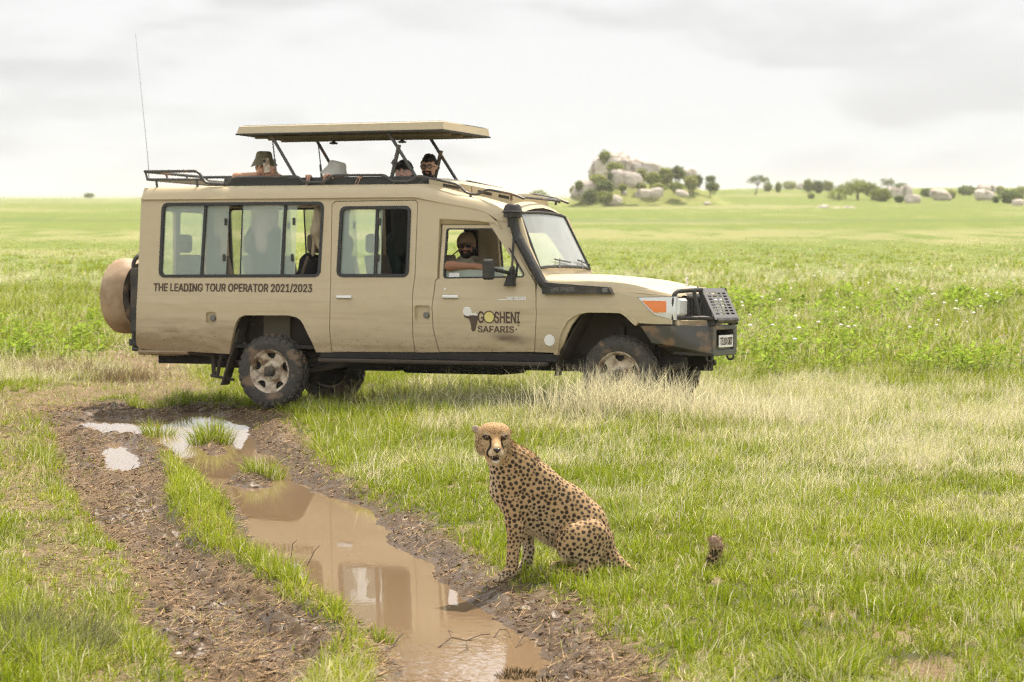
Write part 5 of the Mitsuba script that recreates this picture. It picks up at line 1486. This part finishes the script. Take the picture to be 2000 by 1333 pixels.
hx, hy = np.meshgrid(np.linspace(2, 60, 88), np.linspace(462, 520, 50))
hz = height(hx, hy) - .6
hz = hz + mound(hx, hy)
k_ = (np.arange(49)[:, None] * 88 + np.arange(87)[None]).ravel()
obj('rocky_hill', (np.stack([hx.ravel(), hy.ravel(), hz.ravel()], 1), np.vstack([np.stack([k_, k_ + 1, k_ + 89], 1), np.stack([k_, k_ + 89, k_ + 88], 1)])), 'hill_grass', None, True)
tag('rocky_hill', 'low grassy knoll that carries the rock outcrop', kind='structure')
R6 = np.random.default_rng(61)


def boulder(x, y, z, w, h, d, label, group=None, lean=0.0, flat=0.0, seed=0):
    s = trimesh.creation.icosphere(4, 1.0)
    v = np.array(s.vertices)
    v = np.sign(v) * np.abs(v) ** .82
    v /= np.abs(v).max()
    o = seed * 7.7
    r = 1 + .34 * (meshkit.fbm(v * 1.15 + o, 3, seed) - .5) + .16 * (meshkit.fbm(v * 3.1 + o, 3, seed + 3) - .5)
    crack = np.abs(meshkit.noise(v * np.array([1.7, 1.7, 3.0]) + o, seed + 9) - .5)
    r -= .07 * (crack < .035)
    v = v * r[:, None]
    v[:, 0] += lean * v[:, 2]
    v *= np.array([w / 2, d / 2, h / 2])
    s.vertices = v + np.array([x, y, z])
    k = obj(numbered('boulder'), s, 'rock', None, 38)
    return tag(k, label, 'rock', group)


for i, (x0, x1, y0, y1, D, lean, lab) in enumerate([
    (1158, 1224, 298, 352, 490, .28, 'tallest grey boulder forming the left peak of the outcrop'),
    (1212, 1286, 311, 350, 493, -.25, 'broad flat-topped boulder on the right shoulder of the outcrop'),
    (1122, 1174, 350, 388, 482, .6, 'leaning slab low on the left flank of the outcrop'),
    (1191, 1228, 333, 362, 478, -.2, 'rounded pale boulder in the middle face of the outcrop, left of a pair'),
    (1220, 1252, 337, 364, 477, -.3, 'rounded pale boulder in the middle face of the outcrop, right of a pair'),
    (1181, 1214, 382, 400, 470, .2, 'pale rock at the foot of the outcrop below the dark bushes'),
    (1241, 1270, 369, 386, 472, .1, 'low pale rock on the grass right of the outcrop foot, wider one'),
    (1266, 1294, 366, 387, 474, .3, 'pale upright rock on the grass right of the outcrop foot'),
    (1320, 1343, 371, 384, 478, -.4, 'small slanted rock on the slope between outcrop and tree'),
    (1327, 1361, 329, 350, 492, -.1, 'brownish boulder on the second knoll among bushes'),
    (1212, 1224, 373, 381, 474, 0, 'small white stone just below the middle boulders'),
    (1374, 1387, 394, 400, 470, 0, 'small stone alone on the open slope'),
    (1753, 1779, 362, 392, 560, .3, 'upright grey rock right of the umbrella tree'),
    (1729, 1756, 366, 386, 564, 0, 'grey rock half hidden behind the umbrella tree'),
    (1767, 1796, 380, 398, 552, .1, 'broken low rock in front of the upright grey rock'),
    (1817, 1854, 369, 392, 560, -.5, 'long sloping pale rock beside a dark bush'),
    (1906, 1942, 358, 380, 566, 0, 'flat-topped reddish rock at the right end of the ridge'),
    (1903, 1940, 370, 392, 556, -.3, 'dark shaded rock below the flat-topped reddish rock'),
    (1975, 1998, 389, 402, 545, 0, 'pale stone at the far right end of the ridge'),
    (1596, 1617, 400, 411, 420, .3, 'left of three pale stones lying on the open plain'),
    (1624, 1643, 405, 412, 420, 0, 'middle one of three pale stones lying on the open plain'),
    (1645, 1672, 403, 415, 420, -.2, 'right of three pale stones lying on the open plain'),
    (1556, 1570, 357, 371, 568, 0, 'small pale rock on the ridge beside thin bushes'),
]):
    if D > 500 or D < 430:
        D = settle((x0 + x1) / 2, y1 - 1)
    w, h = (x1 - x0) / 4722 * D, (y1 - y0) / 4722 * D * 1.12
    boulder(far((x0 + x1) / 2, D), D, zz((y0 + y1) / 2, D) - h * .05, w * (1.18 if i < 5 else 1.06), h * (1.1 if i < 5 else 1), w * .9, lab, None, lean * .8, 0, i + 1)


def leaf_cloud(rng, n, c, r, size, c0, c1, flat=.0):
    p = rng.normal(size=(n, 3))
    p /= np.linalg.norm(p, axis=1, keepdims=True)
    lump = .42 + 1.05 * meshkit.fbm(p * 2.1 + c[0], 3, int(abs(c[0] * 3)) % 50)
    p *= (rng.uniform(.55, 1.0, n) ** .5 * lump)[:, None]
    shade = rng.uniform(0, 1, n)
    P = np.array(c) + p * np.array(r)
    e = rng.normal(size=(n, 2, 3))
    e[:, :, 2] *= .6
    e /= np.linalg.norm(e, axis=2, keepdims=True)
    s = size * rng.uniform(.6, 1.4, n)[:, None]
    V = np.stack([P - e[:, 0] * s * .5, P + e[:, 0] * s * .5, P + e[:, 1] * s * .8, P - e[:, 1] * s * .4], 1).reshape(-1, 3)
    i = np.arange(n) * 4
    F = np.vstack([np.stack([i, i + 1, i + 2], 1), np.stack([i, i + 3, i + 1], 1)])
    C = np.array(c0) + (np.array(c1) - np.array(c0)) * shade[:, None]
    return V, F, np.repeat(C, 4, 0)


def bush(x, y, z0, z1, w, label, c0=(.075, .105, .028), c1=(.17, .20, .06), kind='bush', n=620, group=None, cat_='bush'):
    k = thing(kind, label, cat_, group)
    h = z1 - z0
    V, F, C = leaf_cloud(R6, n, (x, y, z0 + h * .52), (w / 2 * .98, w / 2 * .8, h / 2 * 1.02), max(.36, min(w, h) * .20), c0, c1)
    obj('foliage', (V, F), 'leaf', k, False, color=C)
    st = [tube([(x + a * w * .12, y, z0 - .5), (x + a * w * .25, y, z0 + h * .5)], [.12, .05], 5) for a in (-1, 0, 1)]
    obj('stem', cat(*st), 'liner', k)


DK, MD, LT = ((.12, .16, .055), (.20, .245, .085)), ((.20, .245, .065), (.31, .35, .10)), ((.27, .31, .085), (.38, .40, .14))
for (x0, x1, y0, y1, D, cc, lab) in [
    (1168, 1196, 296, 326, 488, MD, 'bush clinging to the summit of the outcrop'),
    (1182, 1219, 317, 337, 482, MD, 'green bush in the cleft under the tallest boulder'),
    (1123, 1139, 353, 369, 480, MD, 'small round bush at the upper left edge of the outcrop'),
    (1112, 1134, 364, 386, 484, LT, 'light bushy growth at the far left foot of the outcrop'),
    (1138, 1166, 371, 396, 468, DK, 'dark green bush at the left foot of the outcrop'),
    (1163, 1198, 353, 380, 472, DK, 'dark bush in the middle of the left flank of the outcrop'),
    (1165, 1198, 374, 396, 467, MD, 'green bush right beside the dark bush at the outcrop foot'),
    (1150, 1186, 340, 360, 476, LT, 'pale scrub under the left peak of the outcrop'),
    (1187, 1196, 338, 350, 476, DK, 'tiny dark shrub in front of the pale boulders'),
    (1242, 1262, 330, 352, 484, LT, 'olive bush below the right shoulder of the outcrop'),
    (1258, 1290, 338, 362, 482, MD, 'brown green bush on the right flank of the outcrop'),
    (1208, 1224, 360, 373, 472, MD, 'small bush beneath the pair of pale boulders'),
    (1284, 1314, 329, 362, 488, LT, 'wide olive bush in the saddle between the two knolls'),
    (1307, 1338, 326, 350, 489, DK, 'dark round bush left of the brownish boulder'),
    (1304, 1335, 355, 375, 480, MD, 'dull green bush low on the second knoll'),
    (1336, 1362, 343, 372, 484, LT, 'tall olive bush under the brownish boulder'),
    (1356, 1372, 343, 362, 486, DK, 'thin grey green bush at the right edge of the second knoll'),
    (1270, 1300, 358, 372, 477, LT, 'low scrub on the slope right of the outcrop'),
    (1240, 1262, 356, 370, 476, LT, 'pale green scrub on the slope below the outcrop'),
    (1376, 1405, 356, 375, 480, DK, 'dark round shrub below a small upright tree'),
    (1030, 1073, 371, 394, 520, MD, 'rounded bush seen past the front of the roof rack'),
    (1490, 1508, 358, 374, 562, MD, 'low bush right of the small flat-topped tree'),
    (1512, 1526, 356, 376, 566, MD, 'narrow bush on the ridge, second right of the small flat-topped tree'),
    (1526, 1556, 354, 370, 568, LT, 'straggling pale bush on the ridge line'),
    (1568, 1588, 351, 376, 562, MD, 'upright bush left of a round dark bush on the ridge'),
    (1585, 1608, 354, 378, 558, DK, 'round dark bush left of the umbrella tree'),
    (1604, 1626, 354, 374, 562, LT, 'bright bush touching the umbrella tree on its left'),
    (1577, 1590, 378, 388, 530, MD, 'small shrub alone in front of the ridge bushes'),
    (1700, 1740, 368, 394, 548, MD, 'bush standing under the right side of the umbrella tree'),
    (1746, 1770, 357, 370, 570, DK, 'dark bush behind the upright grey rock'),
    (1745, 1766, 382, 396, 545, DK, 'dark low bush in front of the upright grey rock'),
    (1796, 1822, 368, 385, 556, DK, 'dark bush against the long sloping rock'),
    (1846, 1866, 372, 388, 560, LT, 'pale bush at the lower end of the long sloping rock'),
    (1868, 1905, 363, 382, 566, DK, 'dome shaped dark green bush left of the reddish rock'),
    (1948, 1996, 372, 398, 550, DK, 'large dark bush near the right edge of the picture'),
    (1940, 1960, 364, 378, 566, LT, 'small pale bush behind the large dark bush at the right'),
    (1975, 2012, 364, 380, 566, MD, 'green bush at the right edge above the large dark bush'),
    (1936, 1950, 384, 396, 546, DK, 'small dark shrub left of the large dark bush at the right'),
    (163, 187, 377, 386, 900, DK, 'tiny dark bush alone on the left horizon'),
]:
    if D > 500 and x0 > 1000:
        D = settle((x0 + x1) / 2, y1)
    bush(far((x0 + x1) / 2, D), D, zz(y1, D), zz(y0, D), (x1 - x0) / 4722 * D, lab, *cc)


def tree(px, D, ytop, ybase, wpx, label, thick, flat=True, lean=0.0, cc=MD, n=900, trunks=(0,)):
    k = thing('acacia_tree' if flat else 'small_tree', label, 'tree')
    D = settle(px, ybase) if D > 500 else D
    x, z0, z1, w = far(px, D), min(zz(ybase, D), gz(far(px, D), D)) - .3, zz(ytop, D), wpx / 4722 * D
    ch = thick / 4722 * D
    parts = []
    for t in trunks:
        b = np.array([x + t * w, D, z0])
        m_ = b + [lean * w * .4, .3, (z1 - z0) * .5]
        parts.append(tube([b, m_, m_ + [lean * w * .3, 0, (z1 - z0) * .25]], [w * .020 + .10, w * .014 + .07, .06], 7))
        for a in np.linspace(-1, 1, 6):
            parts.append(tube([m_, m_ + [a * w * .20, a * .7, (z1 - z0) * .22], [x + lean * w * .5 + a * w * .40, D + math.sin(a * 5) * w * .2, z1 - ch * .5]], [w * .010 + .05, .06, .03], 5))
    obj('trunk', cat(*parts), 'liner', k)
    VS, FS, CS, o = [], [], [], 0
    for q in range(9):
        a = q / 8 * 2 - 1
        c = (x + lean * w * .5 + a * w * .40, D + R6.uniform(-.25, .25) * w, z1 - ch * (.42 + .55 * a * a * (1 if flat else .3)) + R6.uniform(-.1, .1) * ch)
        V, F, C = leaf_cloud(R6, n // 9, c, (w * .20, w * .22, ch * .42), max(.42, w * .045), *cc)
        VS.append(V)
        FS.append(F + o)
        CS.append(C)
        o += len(V)
    obj('crown', (np.vstack(VS), np.vstack(FS)), 'leaf', k, False, color=np.vstack(CS))


tree(1676, 552, 351, 391, 100, 'broad umbrella tree with low dome of foliage on the ridge', 30, n=1900, trunks=(-.38, -.02, .26), cc=MD)
tree(1474, 556, 343, 381, 42, 'small flat-topped thorn tree leaning right on the ridge', 12, lean=.3, n=500, cc=DK)
tree(1387, 486, 343, 362, 16, 'small upright tree above the dark shrub right of the outcrop', 14, False, n=260, cc=DK)
tree(1733, 566, 348, 372, 28, 'round-headed tree rising behind the right side of the umbrella tree', 18, False, n=420, cc=DK)
# ---------------------------------------------------------------- grass and other ground cover
G = np.random.default_rng(77)
GREEN = np.array([[.225, .315, .014], [.36, .45, .034], [.50, .55, .075]])
PALE = np.array([.70, .69, .30])
STRAW = np.array([.86, .81, .58])
DEAD = np.array([.30, .215, .12])


def scatter(n, y0, y1, k=1.0):
    """points in a wide wedge in front of the viewpoint, denser nearby"""
    u = G.random(n)
    a = (2 - k)
    y = (y0 ** a + u * (y1 ** a - y0 ** a)) ** (1 / a)
    x = G.uniform(-1, 1, n) * ((.238 if y0 < 30 else .31) * y + 1.5)
    return x, y


def fields(x, y):
    M = masks_at(x, y)
    a = n2(x, y, .55, 91, 3)
    b = n2(x, y, 1.7, 92, 3)
    c = n2(x * .35, y * .10, 1.0, 93, 3)
    st = sstep(.6, -.8, sd('straw', x, y) + 1.6 * (a - .5)) * sstep(.44, .66, .62 * b + .55 * a)
    st = np.maximum(st, .75 * sstep(.56, .70, a) * (x > -1))
    st = np.maximum(st,   .48 * sstep(.54, .66, n2(x, y, 1.15, 97, 3)) * (x > -1.5))
    st = np.maximum(st, .8 * sstep(.54, .66, c) * (y > 30))
    return M, a, b, st


def blades(x, y, hgt, wid, lean, leandir, col_root, col_tip, name, segs=2, droop=.6, z=None):
    n = len(x)
    if z is None:
        z = height_at(x, y) - .008
    base = np.stack([x, y, z], 1)
    d = np.stack([np.cos(leandir) * lean, np.sin(leandir) * lean, np.ones(n)], 1)
    d /= np.linalg.norm(d, axis=1, keepdims=True)
    ang = G.uniform(0, 2 * np.pi, n)
    s = np.stack([np.cos(ang), np.sin(ang) * .45, 0 * ang], 1) * wid[:, None] / 2
    out = np.stack([np.cos(leandir), np.sin(leandir), 0 * ang], 1)
    if segs == 1:
        tip = base + d * hgt[:, None] + out * (droop * lean * hgt * .4)[:, None]
        V = np.stack([base - s, base + s, tip], 1).reshape(-1, 3)
        F = np.arange(3 * n).reshape(n, 3)
        C = np.stack([col_root, col_root, col_tip], 1).reshape(-1, 3)
    else:
        mid = base + d * (hgt * .55)[:, None]
        tip = base + d * (hgt * .92)[:, None] + out * (droop * lean * hgt * .7)[:, None]
        tip[:, 2] -= droop * lean ** 2 * hgt * .35
        V = np.stack([base - s, base + s, mid - s * .8, mid + s * .8, tip], 1).reshape(-1, 3)
        i = np.arange(n)[:, None] * 5
        F = np.vstack([i + [0, 1, 3], i + [0, 3, 2], i + [2, 3, 4]])
        cm_ = (col_root + col_tip) / 2
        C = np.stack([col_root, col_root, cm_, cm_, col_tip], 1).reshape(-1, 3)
    return V, F, C


def joined(name, parts, mat_='leaf'):
    o, VS, FS, CS = 0, [], [], []
    for V, F, C in parts:
        VS.append(V)
        FS.append(F + o)
        CS.append(C)
        o += len(V)
    return obj(name, (np.vstack(VS), np.vstack(FS)), mat_, None, False, color=np.vstack(CS))


def gcol(n, st, b):
    k = np.clip((b - .5) * 3.6 + .72 + G.normal(0, .40, n), 0, 1.999)
    i = k.astype(int)
    t = (k - i)[:, None]
    c = GREEN[i] * (1 - t) + GREEN[i + 1] * t
    pale = (G.random(n) < .12 + .48 * st)[:, None]
    p2 = (G.random(n) < .05 + .34 * st)[:, None]
    dd = (G.random(n) < .045)[:, None]
    c = np.where(pale, c * .35 + PALE * .65, c)
    c = np.where(p2, STRAW, c)
    c = np.where(dd, DEAD, c)
    return c * G.uniform(.62, 1.22, (n, 1))


from scipy.spatial import cKDTree as KD


def clump(x, y, r):
    """pull points towards scattered tuft centres; returns the offset direction and a number of the tuft"""
    n = int(len(x) * min(.12, .0012 / r ** 2 * .03 + .02))
    i = G.choice(len(x), max(n, 200), False)
    c = np.stack([x[i], y[i]], 1)
    d, j = KD(c).query(np.stack([x, y], 1))
    q = (.25 + .45 * ((j * 7919) % 97) / 97) * (d < 4 * r)
    cx, cy = c[j, 0], c[j, 1]
    nx_, ny2 = x + (cx - x) * q, y + (cy - y) * q
    return nx_, ny2, np.arctan2(ny2 - cy, nx_ - cx), ((j * 104729) % 1009) / 1009


parts = []
for (n, y0, y1, hs, ws, segs, rr) in ((610000, 10.6, 20.5, .082, .0050, 2, .07), (460000, 20.5, 33, .115, .0085, 1, .10), (330000, 33, 62, .165, .017, 1, .2), (165000, 62, 150, .15, .042, 1, .4)):
    x, y = scatter(n, y0, y1, .55 if y0 < 40 else .8)
    x, y, ld, hsh = clump(x, y, rr)
    M, a, b, st = fields(x, y)
    dens = sstep(150, 50, y) * (1 - .965 * M['mud'] * (1 - M['strip'])) * (1 - .80 * M['back']) * (1 - .62 * M['dry'] * (1 - M['strip'])) * (1 - .92 * M['bare'])
    dens *= .35 + .65 * sstep(.30, .5, b * .6 + a * .4 + .12 * st + .25 * M['strip'])
    dens = np.where(M['water'] < .05 + .10 * M['strip'], 0, dens)
    dens *= 1 - .75 * M['strip'] * sstep(.53, .44, n2(x, y, 2.6, 98, 2)) * (y < 17)
    if y0 < 20:
        dens *= np.where((hsh > .12), 1, .25)
    keep = G.random(len(x)) < dens
    x, y, ld, hsh, a, b, st = x[keep], y[keep], ld[keep], hsh[keep], a[keep], b[keep], st[keep]
    MM = {k: v[keep] for k, v in M.items()}
    m = len(x)
    corner = sstep(-1.5, -2.1, x + .17 * (y - 12)) * sstep(15.5, 13.5, y)
    hh = hs * (.20 + 1.5 * n2(x, y, 1.4, 95, 3)) * (.36 + 1.28 * hsh) * G.uniform(.5, 1.35, m) * (1 - .45 * MM['dry']) * (1 - .5 * MM['back']) * (1 + .55 * MM['strip']) * (1 - .55 * MM['mud'] * (1 - MM['strip'])) * (1 + .5 * corner)
    hh *= 1 - .6 * sstep(45, 130, y)
    lean = np.abs(G.normal(.50, .45, m))
    dirn = np.where(G.random(m) < .6, ld + G.normal(0, .6, m), G.uniform(0, 2 * np.pi, m))
    ct = gcol(m, np.clip(st + .35 * MM['dry'] + .5 * MM['back'], 0, 1), np.clip(b * .6 + a * .4 + .10 * MM['strip'], 0, 1))
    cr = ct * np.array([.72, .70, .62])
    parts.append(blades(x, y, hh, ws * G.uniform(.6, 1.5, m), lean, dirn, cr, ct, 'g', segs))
# lush taller tufts here and there
tx, ty = scatter(580, 11, 26, .6)
TM = masks_at(tx, ty)
ok = (TM['mud'] < .08) & (TM['dry'] < .3) & (TM['back'] < .1) & (n2(tx, ty, .9, 99, 2) > .46) & (np.hypot(tx - .35, ty - 14.75) > .55)
tx, ty = tx[ok], ty[ok]
nb = 95
x, y = np.repeat(tx, nb), np.repeat(ty, nb)
m = len(x)
rr, an = np.repeat(G.uniform(.05, .16, len(tx)), nb) * np.sqrt(G.random(m)), G.uniform(0, 6.28, m)
x, y = x + rr * np.cos(an), y + rr * np.sin(an)
ct = gcol(m, np.full(m, .02), np.repeat(G.uniform(.36, .52, len(tx)), nb))
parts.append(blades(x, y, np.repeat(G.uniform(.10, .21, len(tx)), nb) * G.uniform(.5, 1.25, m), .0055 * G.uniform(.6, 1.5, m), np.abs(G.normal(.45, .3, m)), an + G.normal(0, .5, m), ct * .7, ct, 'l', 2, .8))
# tall pale flowering stems
for (n, y0, y1, hs, w, fac) in ((75000, 10.6, 21, .21, .0024, .30), (160000, 19, 33, .24, .0040, .13), (75000, 33, 75, .34, .012, .5)):
    x, y = scatter(n, y0, y1, .7)
    M, a, b, st = fields(x, y)
    p = np.clip(.75 * st * (y > 18) * sstep(.32, .55, b + .25 * (n2(x, y, 4.0, 96, 2) - .5)) + fac * sstep(.4, .6, b) + .3 * st, 0, 1) * (M['mud'] < .2) * (M['back'] < .4) * (M['dry'] < .5)
    keep = G.random(n) < p
    x, y, st = x[keep], y[keep], st[keep]
    m = len(x)
    hh = hs * G.uniform(.5, 1.25, m)
    c = np.where((G.random(m) < .75)[:, None], STRAW, PALE) * G.uniform(.75, 1.15, (m, 1))
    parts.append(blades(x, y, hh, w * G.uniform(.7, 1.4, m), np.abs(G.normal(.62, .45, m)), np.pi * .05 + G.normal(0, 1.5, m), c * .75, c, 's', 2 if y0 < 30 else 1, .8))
k = joined('grass', parts)
tag(k, 'green and straw coloured grass growing over the plain and track edges', 'grass', None, 'stuff')
# leafy weeds behind the vehicle, right and left
wp = []
for i in range(400):
    y = 31 + 32 * G.random() ** 1.3
    if i < 340:
        x = y * G.uniform(.075, .235)
        if meshkit.noise(np.array([x * .22, y * .12, 3.]), 4) < .46:
            continue
    elif i < 400:
        y = 34 + 9 * G.random()
        x = -y * G.uniform(.17, .235)
    else:
        x, y = y * G.uniform(-.235, .235), 48 + 60 * G.random()
    h = G.uniform(.2, .48)
    nl = int(26 + 40 * G.random())
    t = G.random(nl)
    ang = G.uniform(0, 2 * np.pi, nl)
    z0 = float(height_at(np.array([x]), np.array([y]))[0])
    sprd = h * .55
    c = np.stack([x + np.cos(ang) * sprd * t, y + np.sin(ang) * sprd * t, z0 + h * (.15 + .85 * G.random(nl))], 1)
    L = G.uniform(.03, .075, nl) * (1.4 if y > 45 else 1.0)
    o = np.stack([np.cos(ang), np.sin(ang), G.uniform(-.2, .7, nl)], 1)
    s = np.stack([-np.sin(ang), np.cos(ang), G.uniform(-.4, .4, nl)], 1)
    V = np.stack([c, c + o * L[:, None] * .6 + s * L[:, None] * .45, c + o * L[:, None] * 1.4, c + o * L[:, None] * .6 - s * L[:, None] * .45], 1).reshape(-1, 3)
    q = np.arange(nl)[:, None] * 4
    C = np.repeat(np.array([.24, .345, .05]) * G.uniform(.6, 1.5, (nl, 1)) + np.array([.03, .02, 0]) * G.random((nl, 1)), 4, 0)
    wp.append((V, np.vstack([q + [0, 1, 2], q + [0, 2, 3]]), C))
    st_ = tube([(x, y, z0), (x + G.normal(0, .08), y, z0 + h * .8)], [.005, .003], 4, False)
    wp.append((np.array(st_.vertices), np.array(st_.faces), np.tile([.22, .30, .08], (len(st_.vertices), 1))))
k = joined('leafy_weeds', wp)
tag(k, 'broad-leaved green weeds rising out of the grass behind the vehicle', 'weeds', None, 'stuff')
fl = []
for i in range(95):
    y = 33 + 42 * G.random()
    x = y * G.uniform(.085, .225)
    s = trimesh.creation.icosphere(1, .019 + .012 * G.random())
    v = np.array(s.vertices) * [1, 1, .55] + [x, y, float(height_at(np.array([x]), np.array([y]))[0]) + G.uniform(.32, .55)]
    fl.append((v, np.array(s.faces), np.tile([.82, .80, .74], (len(v), 1))))
k = joined('white_flowers', fl, 'vcol')
tag(k, 'scattered small white flowers above the grass right of the vehicle', 'flowers', None, 'stuff')
# brown dry stalks: by the rear wheel side of the track and before the front of the vehicle
dp = []
for (cx, cy, rx, ry, n, h, c) in ((-6.0, 31.6, .75, 1.0, 1300, .27, (.30, .21, .12)), (-5.0, 30.9, .45, .5, 600, .22, (.26, .19, .11)), (-1.35, 27.0, .7, .6, 500, .34, (.28, .24, .12)), (-.6, 26.3, .9, .7, 420, .36, (.36, .32, .17)), (.2, 25.7, 1.0, .4, 900, .36, (.84, .79, .54)), (-.3, 25.75, 1.0, .3, 700, .46, (.62, .62, .30)), (1.15, 24.55, .75, .4, 2400, .54, (.84, .79, .54)), (2.2, 24.4, 1.0, .6, 1700, .36, (.84, .79, .54)), (-.7, 26.0, .8, .45, 500, .28, (.60, .64, .26))):
    x, y = cx + G.normal(0, rx * .6, n), cy + G.normal(0, ry * .6, n)
    c = np.array(c) * G.uniform(.6, 1.3, (n, 1))
    dp.append(blades(x, y, h * G.uniform(.4, 1.25, n), np.full(n, .006), np.abs(G.normal(.4, .3, n)), G.uniform(0, 6.28, n), c * .7, c, 'd', 2))
k = joined('dry_stalks', dp)
tag(k, 'brown and pale dry stalks beside the wheels of the vehicle', 'dry grass', None, 'stuff')
# straw fibres and clods lying on the mud
n = 120000
x, y = G.uniform(-6, 1.6, n), 10.6 + 17.5 * G.random(n) ** 1.4
M = masks_at(x, y)
keep = (G.random(n) < M['mud'] + .5 * M['dry'] + .4 * M['back']) & (M['water'] > .03)
x, y = x[keep], y[keep]
n = len(x)
z = height_at(x, y) + .004
L = G.uniform(.02, .085, n)
an = G.normal(.2, .8, n)
d = np.stack([np.cos(an) * L, np.sin(an) * L, G.normal(.05, .30, n) * L], 1)
w = np.stack([-np.sin(an), np.cos(an), G.normal(0, .5, n)], 1) * .0030
b0 = np.stack([x, y, z], 1)
V = np.stack([b0 - w, b0 + w, b0 + d + w * .4, b0 + d - w * .4], 1).reshape(-1, 3)
q = np.arange(n)[:, None] * 4
cc = np.where((G.random(n) < .55)[:, None], [.33, .225, .115], [.14, .085, .042]) * G.uniform(.6, 1.3, (n, 1))
k = joined('straw_litter', [(V, np.vstack([q + [0, 1, 2], q + [0, 2, 3]]), np.repeat(cc, 4, 0))], 'vcol')
tag(k, 'short straw fibres trodden into the mud', 'straw', None, 'stuff')
n = 9000
x, y = G.uniform(-5.5, 1.3, n), 10.6 + 17 * G.random(n) ** 1.5
M = masks_at(x, y)
keep = (G.random(n) < M['mud'] * (1 - .8 * M['strip']) * (.25 + .9 * sstep(.42, .6, n2(x, y, 1.6, 66)))) & (M['water'] > -.02)
x, y = x[keep], y[keep]
z = height_at(x, y)
ico = trimesh.creation.icosphere(1, 1.0)
iv, jf = np.array(ico.vertices), np.array(ico.faces)
cl = []
for i in range(len(x)):
    r = .006 + .014 * G.random() ** 2.5
    v = iv * (1 + .5 * (G.random((len(iv), 1)) - .5)) * [r * 1.3, r * 1.1, r * .75]
    a = G.random() * 6.28
    v = v @ np.array([[math.cos(a), math.sin(a), 0], [-math.sin(a), math.cos(a), 0], [0, 0, 1]])
    c = np.array([.16, .108, .066]) * (.65 + .6 * G.random())
    cl.append((v + [x[i], y[i], z[i] + r * .15], jf, np.tile(c, (len(v), 1))))
k = joined('mud_clods', cl, 'vcol')
tag(k, 'small crumbly clods of mud along the ruts', 'mud', None, 'stuff')


def tuft(cx, cy, n, r, h, label, c=None, z=None, spread=.5):
    rr, an = r * np.sqrt(G.random(n)), G.uniform(0, 6.28, n)
    x, y = cx + rr * np.cos(an), cy + rr * np.sin(an)
    ct = gcol(n, np.full(n, .1), np.full(n, .5)) if c is None else np.array(c) * G.uniform(.6, 1.3, (n, 1))
    V, F, C = blades(x, y, h * G.uniform(.4, 1.2, n), np.full(n, .006), np.abs(G.normal(spread * .7, .25, n)) * (.4 + rr / r), an + G.normal(0, .4, n), ct * .6, ct, 't', 2, .8, None if z is None else np.full(n, z))
    k = obj(numbered('grass_tuft'), (V, F), 'leaf', None, False, color=C)
    tag(k, label, 'grass tuft')


tuft(-2.98, 23.85, 520, .20, .27, 'bright green grass tuft on the farther mud islet in the puddle')
tuft(-2.16, 20.85, 380, .17, .20, 'grass tuft on the nearer mud islet in the puddle')
tuft(-2.10, 20.75, 14, .03, .36, 'single upright grass blades at the right edge of the nearer islet')
tuft(-3.95, 27.75, 420, .24, .22, 'dark grass tuft in the shade just beyond the puddle behind the rear wheel')
tuft(-4.30, 27.9, 300, .16, .17, 'small shaded grass tuft left of the small puddle by the rear wheel')
tuft(-3.62, 24.7, 420, .16, .25, 'tall green tuft at the upper end of the grass strip between the ruts')
tuft(-1.02, 13.95, 24, .03, .16, 'lone young blades sprouting from the near left edge of the puddle')
tuft(-.72, 13.15, 90, .08, .12, 'small sprig of grass at the lower left puddle edge')
tuft(.02, 12.25, 200, .11, .045, 'dark muddy weed clump standing in the near end of the puddle', (.09, .07, .035), WATER - .005, .8)
tuft(.16, 12.0, 120, .10, .045, 'second dark weed clump at the right bank of the near end of the puddle', (.08, .07, .035), None, .8)
tuft(1.52, 11.75, 800, .24, .20, 'dense dark green tuft at the bottom edge right of centre')
tuft(-2.55, 12.3, 1500, .50, .25, 'grey green rank tuft at the lower left corner', (.26, .27, .12), None, .7)


def twig(pts, r, label, side=()):
    z = WATER
    P = [np.array([a, b, z + c]) for a, b, c in pts]
    m = [tube(P, np.linspace(r, r * .5, len(P)), 6)]
    for s in side:
        Q = [np.array([a, b, z + c]) for a, b, c in s]
        m.append(tube(Q, np.linspace(r * .7, r * .3, len(Q)), 5))
    k = obj(numbered('twig'), cat(*m), 'twigbark')
    tag(k, label, 'twig')


mat('twigbark', (.085, .055, .035), .7)
twig([(-.40, 13.02, .002), (-.33, 13.16, .03), (-.25, 13.12, .02), (-.17, 13.22, .035), (-.13, 13.36, .01)], .0042, 'forked brown twig lying across the near end of the puddle', ([(-.33, 13.16, .03), (-.355, 13.28, .05), (-.33, 13.36, .02)], [(-.25, 13.12, .02), (-.24, 12.95, .01), (-.30, 12.80, .0)], [(-.17, 13.22, .035), (-.12, 13.1, .06), (-.10, 12.98, .02)], [(-.25, 13.12, .02), (-.19, 12.99, .05)]))
twig([(-.10, 13.32, .0), (-.07, 13.40, .03), (-.03, 13.40, .03), (-.005, 13.30, .0)], .0042, 'small arched twig in the water right of the forked twig')
twig([(.02, 13.02, .0), (.055, 13.12, .035), (.085, 13.22, .05)], .0042, 'short slanting twig at the right bank near the puddle end', ([(.055, 13.12, .035), (.07, 13.08, .06)],))
twig([(-.655, 13.02, .0), (-.62, 13.10, .04), (-.60, 13.14, .055)], .007, 'short dark stick standing out of the water by the left bank')
twig([(-1.36, 15.9, .0), (-1.31, 15.95, .10), (-1.28, 15.97, .13)], .0035, 'thin dark stem leaning over the left bank of the puddle')
twig([(-1.50, 16.3, .0), (-1.49, 16.3, .09), (-1.46, 16.28, .12)], .0035, 'thin upright stem at the left bank, farther than the leaning one')
